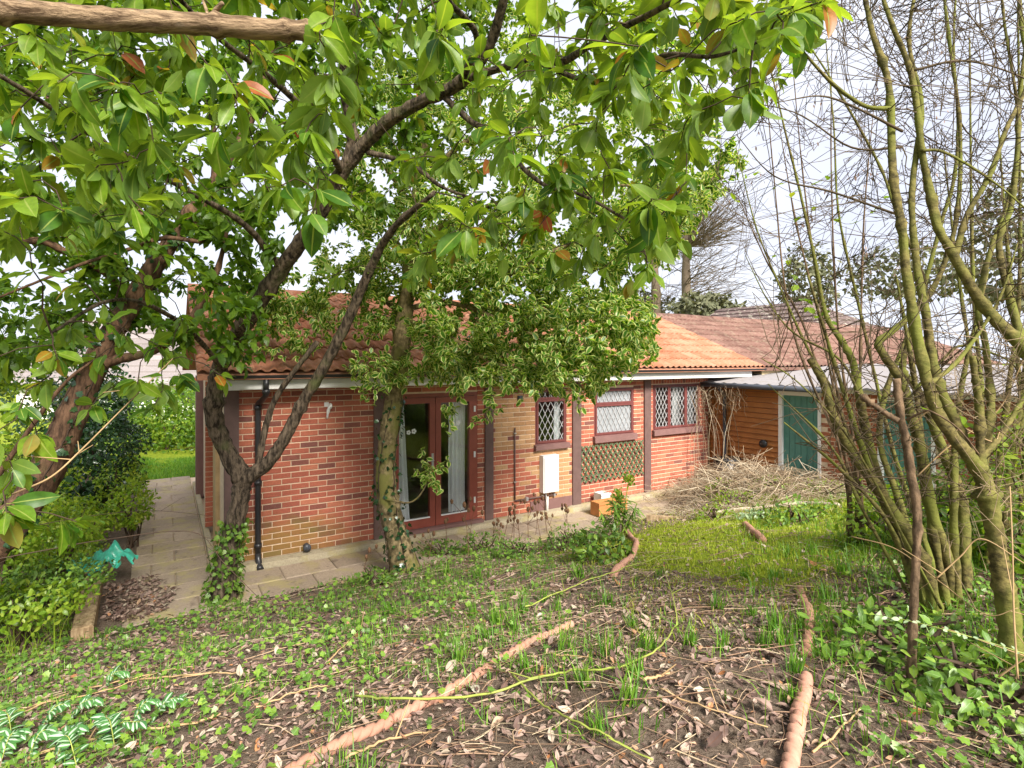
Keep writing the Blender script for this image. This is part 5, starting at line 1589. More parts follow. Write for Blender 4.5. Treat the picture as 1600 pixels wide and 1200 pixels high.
# ------------------------------------------------------------------ rope-top edging
def rope_tile(p, r=.045, lobes=2, sides=26, pitch=.058):
    """twisted terracotta bar following path p"""
    d = np.concatenate([[0], np.cumsum(np.linalg.norm(np.diff(p, axis=0), axis=1))])
    t = np.gradient(p, axis=0); t /= np.linalg.norm(t, axis=1, keepdims=True)
    u = np.cross(t, [0, 0, 1.0]); u /= np.linalg.norm(u, axis=1, keepdims=True)
    w_ = np.cross(u, t)
    a = np.arange(sides) * 2 * math.pi / sides
    ph = 2 * math.pi * d / (pitch * lobes) * 1.0
    g_ = np.abs((lobes * (a[None] - ph[:, None]) / (2 * math.pi)) % 1.0 - .5)
    rr = r * (1.0 - .30 * np.exp(-(g_ / .13) ** 2))
    v = p[:, None] + rr[..., None] * (np.cos(a)[None, :, None] * u[:, None] + np.sin(a)[None, :, None] * w_[:, None])
    n = len(p)
    i = np.arange(n - 1)[:, None] * sides; j = np.arange(sides)[None]; k = (j + 1) % sides
    q = np.stack([i + j, i + k, i + k + sides, i + j + sides], -1).reshape(-1, 4)
    return MB().add(v.reshape(-1, 3), [q, np.array([list(range(sides))[::-1]]), np.array([[(n - 1) * sides + x for x in range(sides)]])], True)

def edging(px, label, r=.042, sink=.0, ln=.46):
    pts = np.array([G(a, b) for a, b in px]); pts[:, 2] += r * .75 - sink
    p = smooth_path(pts, 10)
    p[:, 2] = terr(p[:, 0], p[:, 1]) + r * .7 - sink
    root = thing('rope_edging', label, 'edging', pts[0], 'rope-top edging runs across the garden bank')
    d = np.concatenate([[0], np.cumsum(np.linalg.norm(np.diff(p, axis=0), axis=1))])
    L_ = d[-1]; n = max(1, round(L_ / ln))
    for k in range(n):
        a, b = L_ * k / n + .004, L_ * (k + 1) / n - .004
        m = max(6, int((b - a) / .0065))
        s_ = np.linspace(a, b, m)
        q = np.stack([np.interp(s_, d, p[:, c]) for c in range(3)], 1)
        q += RNG.normal(0, .006, 3) * np.array([1, 1, .8])
        obj('edging_tile', rope_tile(q, r * RNG.uniform(.95, 1.05)), 'terracotta', root)
edging([(440, 1225), (540, 1168), (620, 1130), (700, 1088), (760, 1050), (820, 1012), (892, 980)], 'long terracotta rope-twist edging running up from the bottom edge, left of bare soil', .026)
edging([(958, 905), (975, 884), (990, 868), (993, 850), (978, 832)], 'short curved terracotta rope-twist edging beside the leafy narrow-leaved plant', .032)
edging([(1225, 1230), (1240, 1150), (1254, 1098), (1258, 1068)], 'short thick terracotta rope-twist edging at the bottom, right of the bare soil', .031)
edging([(1262, 1030), (1266, 985), (1262, 955), (1250, 922)], 'half-buried terracotta rope-twist edging among grass clumps', .03, .015)
edging([(1164, 822), (1178, 836), (1193, 849)], 'single terracotta rope-twist piece lying alone in the mossy lawn', .038, 0, .5)

# ------------------------------------------------------------------ ground layer scatter
def ground_points(n, ymin=1.3, ymax=9.0, mask=None, power=1.0):
    out = np.zeros((0, 3))
    tries = 0
    while len(out) < n and tries < 60:
        tries += 1
        Y = ymin + (ymax - ymin) * RNG.uniform(0, 1, n * 2) ** power
        X = RNG.uniform(-1.15, 1.4, n * 2) * (Y + .15)
        keep = RNG.uniform(0, 1, n * 2) < (Y / ymax) ** (1 if power == 1 else .35)
        X, Y = X[keep], Y[keep]
        s, q = to_sq(X, Y)
        ok = (q > 1.22) | (s < -1.25)
        ok &= s < 8.8
        X, Y, s, q = X[ok], Y[ok], s[ok], q[ok]
        if mask is not None:
            m = mask(X, Y, 800 + F * X / Y, HZ + F * (H - terr(X, Y)) / Y, s, q)
            m = RNG.uniform(0, 1, len(X)) < m
            X, Y = X[m], Y[m]
        out = np.vstack([out, np.stack([X, Y, terr(X, Y)], 1)])
    return out[:n]

def patch(X, Y, f=2.3, ph=0.0):
    return .5 + .5 * np.sin(X * f + ph + 1.7 * np.sin(Y * f * .8 + ph)) * np.sin(Y * f * 1.1 - 1.2 * np.sin(X * f * .7))

def lawn_mask(s, q):
    a = np.clip((s - 2.7) / 0.8, 0, 1) * np.clip((5.2 - q) / 0.8, 0, 1) * np.clip((q - 1.9) / 0.5, 0, 1)
    b = np.clip((s - 3.2 + (q - 4) * .55) / 0.6, 0, 1) * np.clip((q - 2.2) / 0.5, 0, 1) * np.clip((5.9 - q), 0, 1)
    return np.maximum(a, b)

def lay_frames(n, tilt=.35):
    a = RNG.uniform(0, 2 * math.pi, n)
    d = np.stack([np.cos(a), np.sin(a), RNG.normal(0, tilt * .5, n)], 1)
    up = np.stack([RNG.normal(0, tilt, n), RNG.normal(0, tilt, n), np.ones(n)], 1)
    return frames(d, up)

DT = [leaf_template(3, w_, f_, c_, wv, 3, t_, .5, .0) for w_, f_, c_, wv, t_ in ((.2, .5, .3, .03, .9), (.24, .2, -.3, .05, .85), (.17, .9, .15, .04, .8), (.26, .1, .5, .03, .95))]
p = ground_points(27000, 1.3, 9, lambda X, Y, px, py, s, q: (.35 + .65 * patch(X, Y, 3)) * (1 - .75 * lawn_mask(s, q)))
p[:, 2] += RNG.uniform(.0, .022, len(p))
fr = lay_frames(len(p), .5); L = .018 + .06 * RNG.beta(1.2, 2.2, len(p))
lb = MB()
for k, (T, Fq, E) in enumerate(DT):
    lb.scatter(T, Fq, p[k::4], fr[k::4], L[k::4], True, RNG.beta(1.3, 1.5, len(p[k::4])), E)
p = ground_points(16500, 1.3, 4.2, lambda X, Y, px, py, s, q: (.5 + .5 * patch(X, Y, 5)) * (1 - .6 * lawn_mask(s, q)))
p[:, 2] += RNG.uniform(.0, .018, len(p))
fr = lay_frames(len(p), .6); L = .012 + .04 * RNG.beta(1.2, 2.0, len(p))
for k, (T, Fq, E) in enumerate(DT):
    lb.scatter(T, Fq, p[k::4], fr[k::4], L[k::4], True, RNG.beta(1.3, 1.7, len(p[k::4])), E)
# drift of dry leaves on the patio corner
g = np.array([G(a, b) for a, b in sample_poly([(160, 975), (165, 915), (235, 905), (275, 935), (250, 975)], 900)])
s_, q_ = to_sq(g[:, 0], g[:, 1])
g[:, 2] = np.maximum(g[:, 2], np.where((q_ < 1.4) & (s_ > -1.2), -.068, g[:, 2])) + RNG.uniform(.002, .03, len(g))
fr = lay_frames(len(g), .5)
for k, (T, Fq, E) in enumerate(DT):
    lb.scatter(T, Fq, g[k::4], fr[k::4], RNG.uniform(.03, .075, len(g[k::4])), True, RNG.uniform(.1, 1, len(g[k::4])), E)
o = obj('leaf_litter', lb, 'dead_leaf', stuff=True); tag(o, 'dead brown leaves strewn over the soil and the patio corner', 'leaf litter')

tl = MB()
p = np.vstack([ground_points(700, 1.3, 3.8, None), ground_points(4600, 1.3, 7.5, lambda X, Y, px, py, s, q: (.45 + .55 * np.clip((px - 300) / 500, 0, 1)) * (1 - .7 * lawn_mask(s, q)))])
for c in p:
    a = RNG.uniform(0, 6.28); l_ = RNG.uniform(.05, .28) if RNG.uniform() < .85 else RNG.uniform(.25, .6)
    v = np.array([math.cos(a), math.sin(a), 0]) * l_
    k = RNG.normal(0, .06, 3) * l_
    q = np.array([c, c + v * .5 + k, c + v])
    q[:, 2] = terr(q[:, 0], q[:, 1]) + RNG.uniform(.004, .03) + np.array([0, RNG.uniform(0, .02), RNG.uniform(0, .02)])
    tl.tube(q, .001 + .0026 * RNG.uniform() ** 2, 3, False, rnd=RNG.uniform())
o = obj('twig_litter', tl, 'twig_litter', stuff=True); tag(o, 'thin dry twigs and stalks littering the bare soil', 'twig litter')

IT = [ivy_template()]
def ivymask(X, Y, px, py, s, q):
    edge_ = (s < -1.3) & (q < 2.2)
    m = np.clip((900 - px) / 420, 0, 1) * (.06 + 1.0 * patch(X, Y, 3.1, .6) * (.35 + .65 * patch(X, Y, 8.3, 1.1))) * np.clip((q - 1.2) / .2, 0, 1)
    m = np.where((px < 860) & (px > 420) & (py > 1080), m * .25, m)
    m2 = np.clip((px - 1290) / 120, 0, 1) * np.clip((4.6 - Y) / .8, 0, 1) * (.3 + .7 * patch(X, Y, 4, 2))
    return np.where(edge_, .9, np.clip(np.maximum(m, m2), 0, 1))
p = ground_points(13500, 1.3, 7.5, ivymask, 1.0)
p[:, 2] += RNG.uniform(.01, .085, len(p)) ** 1.0
n = len(p)
a = RNG.uniform(0, 6.28, n)
fr = frames(np.stack([np.cos(a), np.sin(a), RNG.normal(-.25, .3, n)], 1), np.stack([RNG.normal(0, .4, n), RNG.normal(-.25, .4, n), np.ones(n)], 1))
T, Fq, E = IT[0]
iv = MB().scatter(T, Fq, p, fr, RNG.uniform(.02, .05, n), True, RNG.uniform(0, 1, n), E)
o = obj('ivy_carpet', iv, 'ivy_leaf', stuff=True); tag(o, 'low green ivy leaves carpeting the bank in the left foreground and under the right stems', 'ivy')

def blades(pos, h, wd, lean=.35, seg=2):
    n = len(pos)
    a = RNG.uniform(0, 6.28, n)
    d = np.stack([np.cos(a), np.sin(a), np.zeros(n)], 1)
    sdir = np.stack([-np.sin(a), np.cos(a), np.zeros(n)], 1)
    ln = np.abs(RNG.normal(0, lean, n))[:, None]
    up = np.array([0, 0, 1.0])
    h = h[:, None]; wd = wd[:, None]
    m1 = pos + up * h * .55 + d * h * ln * .35
    tip = pos + up * h * (1 - .25 * np.minimum(ln, 1.2)) + d * h * ln
    V = np.stack([pos - sdir * wd, pos + sdir * wd, m1 - sdir * wd * .8, m1 + sdir * wd * .8, tip], 1).reshape(-1, 3)
    o_ = np.arange(n)[:, None] * 5
    return V, [np.concatenate([o_ + np.array([[0, 1, 3, 2]])]), o_ + np.array([[2, 3, 4]])]

p = ground_points(33000, 2.5, 9.5, lambda X, Y, px, py, s, q: np.maximum(lawn_mask(s, q), .30 * (px > 980) * (py < 1010) * (px < 1300)) * (.25 + .75 * patch(X, Y, 4, 1)))
V, Fq = blades(p, RNG.uniform(.018, .06, len(p)), RNG.uniform(.002, .004, len(p)), .9)
o = obj('mossy_turf', MB().add(V, Fq, True, rnd=np.repeat(RNG.uniform(0, 1, len(p)), 5)), 'moss_grass', stuff=True); tag(o, 'short yellow-green mossy turf of the lawn on the right', 'grass')
p = ground_points(10500, 1.6, 8.5, lambda X, Y, px, py, s, q: np.clip((px - 1120) / 250, 0, 1) * np.clip((q - 2.9) / .5, 0, 1) * (patch(X, Y, 5, 2) > .45) * np.where(py > 1060, .15, 1.0))
V, Fq = blades(p, RNG.uniform(.05, .19, len(p)), RNG.uniform(.0018, .0036, len(p)), .7)
o = obj('long_grass', MB().add(V, Fq, True, rnd=np.repeat(RNG.uniform(0, 1, len(p)), 5)), 'grass', stuff=True); tag(o, 'longer bright green grass around the foot of the right-hand stems', 'grass')
p = ground_points(2600, 3.4, 9.0, lambda X, Y, px, py, s, q: ((s < -1.35) & (q < 2.0)) * 1.0)
V, Fq = blades(p, RNG.uniform(.12, .42, len(p)), RNG.uniform(.002, .004, len(p)), .5)
o = obj('rank_grass', MB().add(V, Fq, True, rnd=np.repeat(RNG.uniform(.3, 1, len(p)), 5)), 'lime_leaf', stuff=True); tag(o, 'rank yellow-green grass in the weedy bank left of the path', 'grass')
# far lawn beside the gable
n = 9000
s0, q0 = RNG.uniform(-1.9, .3, n), RNG.uniform(-9.6, -6.6, n)
X, Y = from_sq(s0, q0)
p = np.stack([X, Y, terr(X, Y)], 1)
V, Fq = blades(p, RNG.uniform(.04, .1, n), RNG.uniform(.004, .007, n), .6)
o = obj('far_lawn', MB().add(V, Fq, True, rnd=np.repeat(RNG.uniform(0, 1, n), 5)), 'grass', stuff=True); tag(o, 'bright green lawn at the far end of the side path', 'grass')
p = ground_points(17000, 1.4, 7.5, lambda X, Y, px, py, s, q: np.clip((1100 - px) / 300, .25, 1) * (patch(X, Y, 6, 4) > np.where((px > 560) & (px < 1000) & (py < 1060), .38, .6)) * (1 - lawn_mask(s, q)))
V, Fq = blades(p, RNG.uniform(.03, .10, len(p)), RNG.uniform(.0016, .0034, len(p)), .8)
o = obj('sparse_grass', MB().add(V, Fq, True, rnd=np.repeat(RNG.uniform(0, 1, len(p)), 5)), 'grass', stuff=True); tag(o, 'sparse short grass shoots between ivy and dead leaves', 'grass')

# clumps of strap-like shoots
cm = []
for k in range(6):
    n = 34
    c = RNG.normal(0, .022, (n, 3)); c[:, 2] = -.01
    V, Fq = blades(c, RNG.uniform(.07, .18, n), RNG.uniform(.0024, .0042, n), .42)
    cm.append(MB().add(V, Fq, True, rnd=np.repeat(RNG.uniform(0, 1, n), 5)).mesh('grass_clump', MAT['grass']))
cl = [(738, 962), (778, 975), (848, 940), (952, 948), (1030, 902), (690, 1000), (718, 1035), (935, 1145), (825, 1050), (1078, 1010), (1172, 965), (1222, 1012), (1242, 1055), (1212, 985), (1192, 1012), (1300, 1000), (1332, 985), (1120, 955),
      (1208, 905), (1270, 865), (800, 985), (815, 960), (868, 955), (905, 905), (760, 1000), (950, 1030), (985, 1105), (1000, 1060), (1240, 1100), (1345, 1040), (1290, 940), (1165, 905), (880, 1020), (915, 1075), (670, 905), (700, 900), (745, 905), (1010, 1020),
      (1130, 1015), (1285, 1030), (1250, 985), (120, 1000), (105, 985), (1320, 900), (1230, 870), (990, 985), (655, 935), (610, 960)]
for i, (a, b) in enumerate(cl):
    o = bpy.data.objects.new('grass_clump', cm[i % 6])
    g = G(a, b)
    o.location = g; o.rotation_euler = (RNG.normal(0, .12), RNG.normal(0, .12), RNG.uniform(0, 6.28))
    s_ = RNG.uniform(.75, 1.2)
    o.scale = (s_, s_, s_)
    COL.objects.link(o)
    tag(o, 'tuft of bright green strap-like shoots standing on the garden bank', 'grass clump', 'tufts of green shoots on the bank')

# larger single fallen leaves
fm = []
for k, (w_, f_, c_, wv) in enumerate(((.24, .3, .25, .03), (.27, .15, -.25, .04), (.2, .6, .2, .03), (.25, .2, .4, .05))):
    T, Fq, E = leaf_template(6, w_, f_, c_, wv, 5, .88, .5, .1)
    fm.append(MB().add(T, Fq, True, edge=E).mesh('fallen_leaf', MAT['dead_leaf']))
fp = np.vstack([sample_poly([(0, 985), (420, 960), (900, 1000), (1250, 1010), (1560, 1080), (1590, 1200), (0, 1200)], 105), sample_poly([(650, 900), (1000, 880), (1050, 960), (600, 980)], 22)])
for i, (a, b) in enumerate(fp):
    o = bpy.data.objects.new('fallen_leaf', fm[i % 4])
    o.location = G(a, b) + np.array([0, 0, .025])
    l_ = RNG.uniform(.05, .10)
    o.scale = (l_, l_ * RNG.uniform(.8, 1.15), l_)
    o.rotation_euler = (RNG.normal(0, .35), RNG.normal(0, .3), RNG.uniform(0, 6.28))
    COL.objects.link(o)
    tag(o, 'dry fallen leaf, brown to mauve, lying on the garden bank', 'fallen leaf', 'larger fallen leaves on the bank')

# ------------------------------------------------------------------ canes, sticks
def ground_cane(name, label, px, r, mat, lift=.02, group=None, cat='stem', arch=0.0, side=0):
    pts = np.array([G(a, b) for a, b in px])
    q = smooth_path(pts, 8)
    t = np.linspace(0, 1, len(q))
    q[:, 2] = terr(q[:, 0], q[:, 1]) + lift + arch * np.sin(math.pi * t) + RNG.normal(0, .003, len(q))
    b = MB().tube(q, np.linspace(r, r * .6, len(q)), 6)
    for k in range(side):
        i = RNG.integers(2, len(q) - 2)
        v = RNG.normal(0, .09, 3); v[2] = abs(v[2]) * .6
        b.tube(np.array([q[i], q[i] + v * .6, q[i] + v]), (r * .6, r * .5, r * .3), 4, False)
    return tag(obj(name, b, mat), label, cat, group)
ground_cane('trailing_cane', 'long yellow-green cane looping across the soil over the rope edging', [(555, 1104), (620, 1108), (760, 1100), (830, 1080), (900, 1065), (960, 1060), (1020, 1038), (1050, 1000), (1057, 975), (1045, 925), (1032, 890), (1010, 868)], .0062, 'cane_green', .05, side=5)
ground_cane('trailing_cane', 'yellow-green cane curving down to the bottom edge, crossing the looped cane', [(800, 1066), (850, 1120), (900, 1148), (960, 1175), (1020, 1210)], .0055, 'cane_green', .04, side=2)
ground_cane('trailing_cane', 'thin green cane slanting from the grass tufts up to the short curved edging', [(820, 962), (900, 927), (967, 903), (1040, 874)], .005, 'cane_green', .06, side=1)
for i, (px, r, lab) in enumerate((([(0, 1140), (60, 1112), (130, 1085), (235, 1062)], .006, 'tan stick slanting through the ivy at the left edge'),
                       ([(30, 1205), (170, 1162), (290, 1143), (345, 1125)], .007, 'long tan stick lying over the variegated leaves at bottom left'),
                       ([(215, 1070), (300, 1062), (372, 1058)], .006, 'straight tan stick in the ivy above the long stick'),
                       ([(330, 1135), (352, 1105), (400, 1070)], .005, 'short curved tan stick near the left ivy patches'),
                       ([(0, 1120), (150, 1090), (240, 1060), (300, 1050)], .004, 'thin red-brown stick crossing ivy at the left edge'),
                       ([(540, 1200), (600, 1170), (675, 1152)], .006, 'tan stick beside the long rope edging at the bottom edge'),
                       ([(400, 1115), (470, 1090), (520, 1080)], .005, 'pale stick left of the long rope edging'),
                       ([(1005, 1075), (1030, 1068), (1046, 1062)], .008, 'short stout brown stick on the bare soil'),
                       ([(1030, 1090), (1100, 1120), (1200, 1150)], .004, 'thin brown stick slanting over bare soil near the thick edging'),
                       ([(860, 1030), (930, 1040), (1010, 1080)], .004, 'thin reddish stick running from the edging end to bare soil'),
                       ([(1270, 1195), (1310, 1160), (1345, 1120)], .005, 'pale stick leaning across ivy right of the thick edging'),
                       ([(510, 1045), (545, 1010), (575, 980)], .005, 'pale stick in the ivy in front of the pale trunk'))):
    ground_cane('stick', lab, px, r, 'cane_tan', .03, 'loose sticks on the bank', 'stick', side=1)

def air_cane(name, label, pts, r, mat, cat='stem', side=0, group=None):
    q = smooth_path(px_path(pts), 8)
    b = MB().tube(q, np.linspace(r, r * .5, len(q)), 5)
    for k in range(side):
        i = RNG.integers(2, len(q) - 2)
        v = RNG.normal(0, .11, 3)
        b.tube(np.array([q[i], q[i] + v * .6, q[i] + v]), (r * .5, r * .4, r * .3), 4, False)
    return tag(obj(name, b, mat), label, cat, group)
air_cane('arching_twig', 'thin dark twig arching over the path and down in front of the ivied trunk', [(-40, 880, 3.6), (80, 858, 3.6), (160, 844, 3.65), (300, 831, 3.7), (350, 880, 3.75), (405, 935, 3.8)], .004, 'twig', 'twig', 3)
air_cane('arching_twig', 'yellowish branch rising from lower left across the leaning trunk', [(20, 772, 2.6), (80, 745, 2.6), (130, 700, 2.65), (180, 650, 2.7), (270, 560, 2.9)], .005, 'cane_tan', 'twig', 4)
air_cane('arching_twig', 'thin dark leafy twig crossing the path just below the gable corner', [(60, 820, 4.2), (150, 805, 4.2), (240, 798, 4.3), (330, 806, 4.4)], .003, 'twig', 'twig', 4)
for i, (pts, lab) in enumerate((([(1462, 905, 2.6), (1500, 870, 2.55), (1534, 842, 2.5), (1600, 880, 2.4), (1680, 930, 2.3)], 'tan cane bent to a sharp peak in front of the thick trunk'),
                                ([(1590, 1060, 2.0), (1584, 960, 2.02), (1582, 860, 2.05), (1578, 760, 2.1)], 'upright pale cane crossing the thick trunk at the right edge'),
                                ([(1330, 838, 3.4), (1400, 858, 3.2), (1470, 910, 2.9), (1540, 960, 2.6), (1590, 950, 2.5)], 'long thin pale cane sagging across the shrub bases'),
                                ([(1560, 1058, 2.1), (1600, 1030, 2.05), (1650, 1000, 2.0)], 'short pale cane end at the bottom right edge'),
                                ([(1428, 662, 2.8), (1455, 643, 2.75), (1500, 665, 2.7), (1550, 690, 2.65), (1562, 675, 2.65)], 'pale thin cane arching between sawn sapling and forked trunk'),
                                ([(1432, 745, 2.9), (1480, 700, 2.85), (1560, 640, 2.8), (1600, 560, 2.8)], 'thin grey cane rising to the right behind the forked trunk'))):
    air_cane('dry_cane', lab, pts, .0038, 'cane_tan', 'cane', 2, 'dry canes among the right-hand stems')

# ------------------------------------------------------------------ climbing ivy on the trunks
def climbing_ivy(label, path, rad, n, up0, up1, l0=.035, l1=.06, mat='ivy_leaf'):
    p, r = path
    root = thing('climbing_ivy', label, 'ivy', p[0], 'ivy climbing the trunks')
    t = RNG.uniform(up0, up1, n) ** 1.0 * (len(p) - 1)
    i = np.clip(t.astype(int), 0, len(p) - 2); f_ = (t - i)[:, None]
    c = p[i] * (1 - f_) + p[i + 1] * f_
    rr = r[i]
    a = RNG.uniform(0, 6.28, n)
    out = np.stack([np.cos(a), np.sin(a), np.zeros(n)], 1)
    c = c + out * (rr * 1.02 + RNG.uniform(.0, rad, n))[:, None]
    fr_ = frames(np.stack([RNG.normal(0, .6, n), RNG.normal(0, .6, n), -np.ones(n) * .5], 1) + out * .3, out + RNG.normal(0, .35, (n, 3)))
    T, Fq, E = IT[0]
    obj('leaf', MB().scatter(T, Fq, c, fr_, RNG.uniform(l0, l1, n), True, RNG.uniform(0, .8, n), E), mat, root, stuff=True)
    st_ = MB()
    for k in range(4):
        a0 = k * 1.6
        m = slice(0, max(4, int(len(p) * up1)))
        pp_, rr_ = p[m], r[m]
        aa = a0 + np.linspace(0, 1.5, len(pp_))
        st_.tube(pp_ + np.stack([np.cos(aa), np.sin(aa), aa * 0], 1) * (rr_ * 1.03)[:, None], .006, 4, False)
    obj('stem', st_, 'twig', root, stuff=True)
climbing_ivy('dark ivy thickly wrapping the foot of the forked tree by the patio', pA[0], .07, 620, 0.02, .62, .035, .07)
climbing_ivy('sparse ivy climbing the lower half of the pale holly trunk', pB[0], .05, 330, .03, .42, .035, .065, 'dark_leaf')
climbing_ivy('scattered ivy on the thick leaning trunk at the left edge', pC[0], .05, 330, .05, .72, .035, .07, 'dark_leaf')

# ------------------------------------------------------------------ bank timber, bag, tubs
a, b = np.array([-3.72, 4.95, 0]), np.array([-4.62, 6.30, 0])
d = (b - a) / np.linalg.norm(b - a); L_ = np.linalg.norm(b - a)
Mx = np.array(Matrix(((d[0], -d[1], 0, a[0]), (d[1], d[0], 0, a[1]), (0, 0, 1, 0), (0, 0, 0, 1))))
tb = MB()
e = .012
v = [(x, y, z) for x, y, z in ((0, 0, -.2), (L_, 0, -.2), (L_, .16, -.2), (0, .16, -.2), (0, 0, .13), (L_, 0, .13), (L_, .16, .13), (0, .16, .13), (e, e, .142), (L_ - e, e, .142), (L_ - e, .16 - e, .142), (e, .16 - e, .142))]
v = np.array(v) @ Mx[:3, :3].T + Mx[:3, 3]
tb.add(v, np.array([(0, 1, 5, 4), (1, 2, 6, 5), (2, 3, 7, 6), (3, 0, 4, 7), (4, 5, 9, 8), (5, 6, 10, 9), (6, 7, 11, 10), (7, 4, 8, 11), (8, 9, 10, 11)]))
tag(obj('timber_sleeper', tb, 'old_wood'), 'weathered timber sleeper edging the patio corner at the left', 'timber')

n = 34
c = P(146, 872, 6.25)
V = []
for i in range(n):
    for j in range(n):
        u, w_ = i / (n - 1) - .5, j / (n - 1) - .5
        x, y = u * .80 + .05 * math.sin(w_ * 9), w_ * .55
        z = .07 * math.sin(u * 13 + 3 * math.sin(w_ * 9)) * math.cos(w_ * 11 + u * 7) + .03 * abs(math.sin(u * 23 - w_ * 29)) + .04 * math.sin(u * 31 + w_ * 17) + .02 * math.sin(w_ * 43 - u * 21) + .22 * math.exp(-((u - .30) ** 2 + (w_ - .1) ** 2) * 22) - .5 * (u * u + w_ * w_) * .5
        rr = math.hypot(u * 1.1, w_ * 1.3)
        V.append((c[0] + x, c[1] + y, c[2] - .06 + z * (1.1 - rr)))
Q = np.array([(i * n + j, (i + 1) * n + j, (i + 1) * n + j + 1, i * n + j + 1) for i in range(n - 1) for j in range(n - 1) if math.hypot((i / n - .5) * 1.15 + .05 * math.sin(j), (j / n - .5) * 1.35) < .52])
tag(obj('plastic_sack', MB().add(V, Q, True), 'teal_bag'), 'crumpled teal plastic sack lying in the weeds at the patio edge', 'sack')

def house_box(name, label, cat, px, py, q, mat, sx, sy, sz, wall_=.02, group=None):
    """open-topped tub standing on the patio"""
    x = S(px)
    mb_ = MB()
    z0 = -.07
    mb_.box(x, x + sx, -q - sy, -q, z0, z0 + .03)
    for (a0, a1, b0, b1) in ((x, x + sx, -q - sy, -q - sy + wall_), (x, x + sx, -q - wall_, -q), (x, x + wall_, -q - sy + wall_, -q - wall_), (x + sx - wall_, x + sx, -q - sy + wall_, -q - wall_)):
        mb_.box(a0, a1, b0, b1, z0 + .03, z0 + sz)
    mb_.box(x - .012, x + sx + .012, -q - sy - .012, -q - sy - .001, z0 + sz - .03, z0 + sz + .005)
    mb_.box(x + wall_, x + sx - wall_, -q - sy + wall_, -q - wall_, z0 + .03, z0 + sz * .8)
    return put(mb_, mat, name, label, cat, group)
house_box('planter', 'orange terracotta trough on the patio below the trellis', 'planter', 898, 815, .42, 'orange_pot', .62, .22, .22)
house_box('tub', 'small white tub standing behind the orange trough', 'tub', 922, 785, .10, 'white_board', .2, .2, .26)
bn = MB()
for (z0, z1, r0, r1) in ((.0, .62, .20, .25), (.62, .66, .265, .265)):
    bn.tube([(sE - .22, -.62, z0 - .07), (sE - .22, -.62, z1 - .07)], [r0, r1], 16)
put(bn, 'black_plastic', 'water_butt', 'dark round bin in the corner where the bungalow meets the boarded wall', 'bin')
kb = G(1010, 815); kc = G(1108, 806)
d = kc - kb; d[2] = 0; L_ = np.linalg.norm(d); d /= L_
Mx = np.array(Matrix(((d[0], -d[1], 0, kb[0]), (d[1], d[0], 0, kb[1]), (0, 0, 1, kb[2]), (0, 0, 0, 1))))
tag(obj('edging_plank', MB().box(0, L_, 0, .08, -.06, .09, Mx), 'old_wood'), 'grey-brown timber plank along the lawn edge near the patio', 'plank')
ke = [G(1115, 803), G(1160, 798), G(1215, 793), G(1262, 789), G(1310, 792)]
q = smooth_path(np.array(ke), 8); q[:, 2] = terr(q[:, 0], q[:, 1]) + .02
tag(obj('stone_kerb', MB().tube(q, .035, 6), 'stone'), 'low pale kerb curving between lawn and dead grass', 'kerb')

# ------------------------------------------------------------------ dead grass heap and dead climber by the outbuilding
hp = MB()
def straw(c0, L0, r0, lift, flat=.5):
    a_ = RNG.uniform(0, 6.28); el = abs(RNG.normal(0, flat))
    v = np.array([math.cos(a_) * math.cos(el), math.sin(a_) * math.cos(el), math.sin(el)]) * L0
    k = RNG.normal(0, .12, 3) * L0; k[2] = abs(k[2])
    q = np.array([c0, c0 + v * .5 + k, c0 + v + np.array([0, 0, -.25 * L0 * RNG.uniform(0, 1)])])
    q[:, 2] = np.maximum(q[:, 2], terr(q[:, 0], q[:, 1]) + .01)
    hp.tube(q, r0, 3, False, rnd=RNG.beta(2, 1.6))
n = 2800
s0 = RNG.normal(8.15, .6, n); q0 = np.abs(RNG.normal(1.35, .9, n)) + .1
s0 = np.minimum(s0, 8.7)
X, Y = from_sq(s0, q0)
hgt = .21 * np.exp(-((s0 - 8.3) / .9) ** 2 - ((q0 - 1.5) / 1.0) ** 2)
Zt = terr(X, Y)
for i in range(n):
    straw(np.array([X[i], Y[i], Zt[i] + RNG.uniform(.02, 1) * hgt[i] + .01]), RNG.uniform(.12, .8), .0016 + .006 * RNG.uniform() ** 3, 0, .38)
o = obj('dead_grass_heap', hp, 'straw', stuff=True); tag(o, 'tangled heap of pale dead grass and stalks before the boarded outbuilding', 'dead grass')
hp = MB()
n = 1500
X, Y = from_sq(RNG.uniform(5.9, 8.6, n), RNG.uniform(.9, 2.9, n))
for i in range(n):
    straw(np.array([X[i], Y[i], terr(X[i], Y[i]) + .005]), RNG.uniform(.08, .3), RNG.uniform(.0015, .003), 0, .3)
o = obj('dead_turf', hp, 'straw', stuff=True); tag(o, 'flattened dead turf in front of the hay heap', 'dead grass')
hp = MB()
for i in range(75):
    x0 = RNG.uniform(8.25, 8.85); y0_ = RNG.uniform(-.95, -.05)
    st_ = np.array([x0 + .05, y0_, 1.93 + RNG.uniform(-.1, .08)])
    L0 = RNG.uniform(.1, .6)
    q = [st_]
    for j in range(5):
        q.append(q[-1] + np.array([RNG.normal(0, .03), RNG.normal(0, .05), -L0 / 5]))
    q = np.array(q); w4 = np.array([HM @ Vector(v_) for v_ in q])
    hp.tube(w4, RNG.uniform(.002, .004), 3, False, rnd=RNG.beta(1.5, 2))
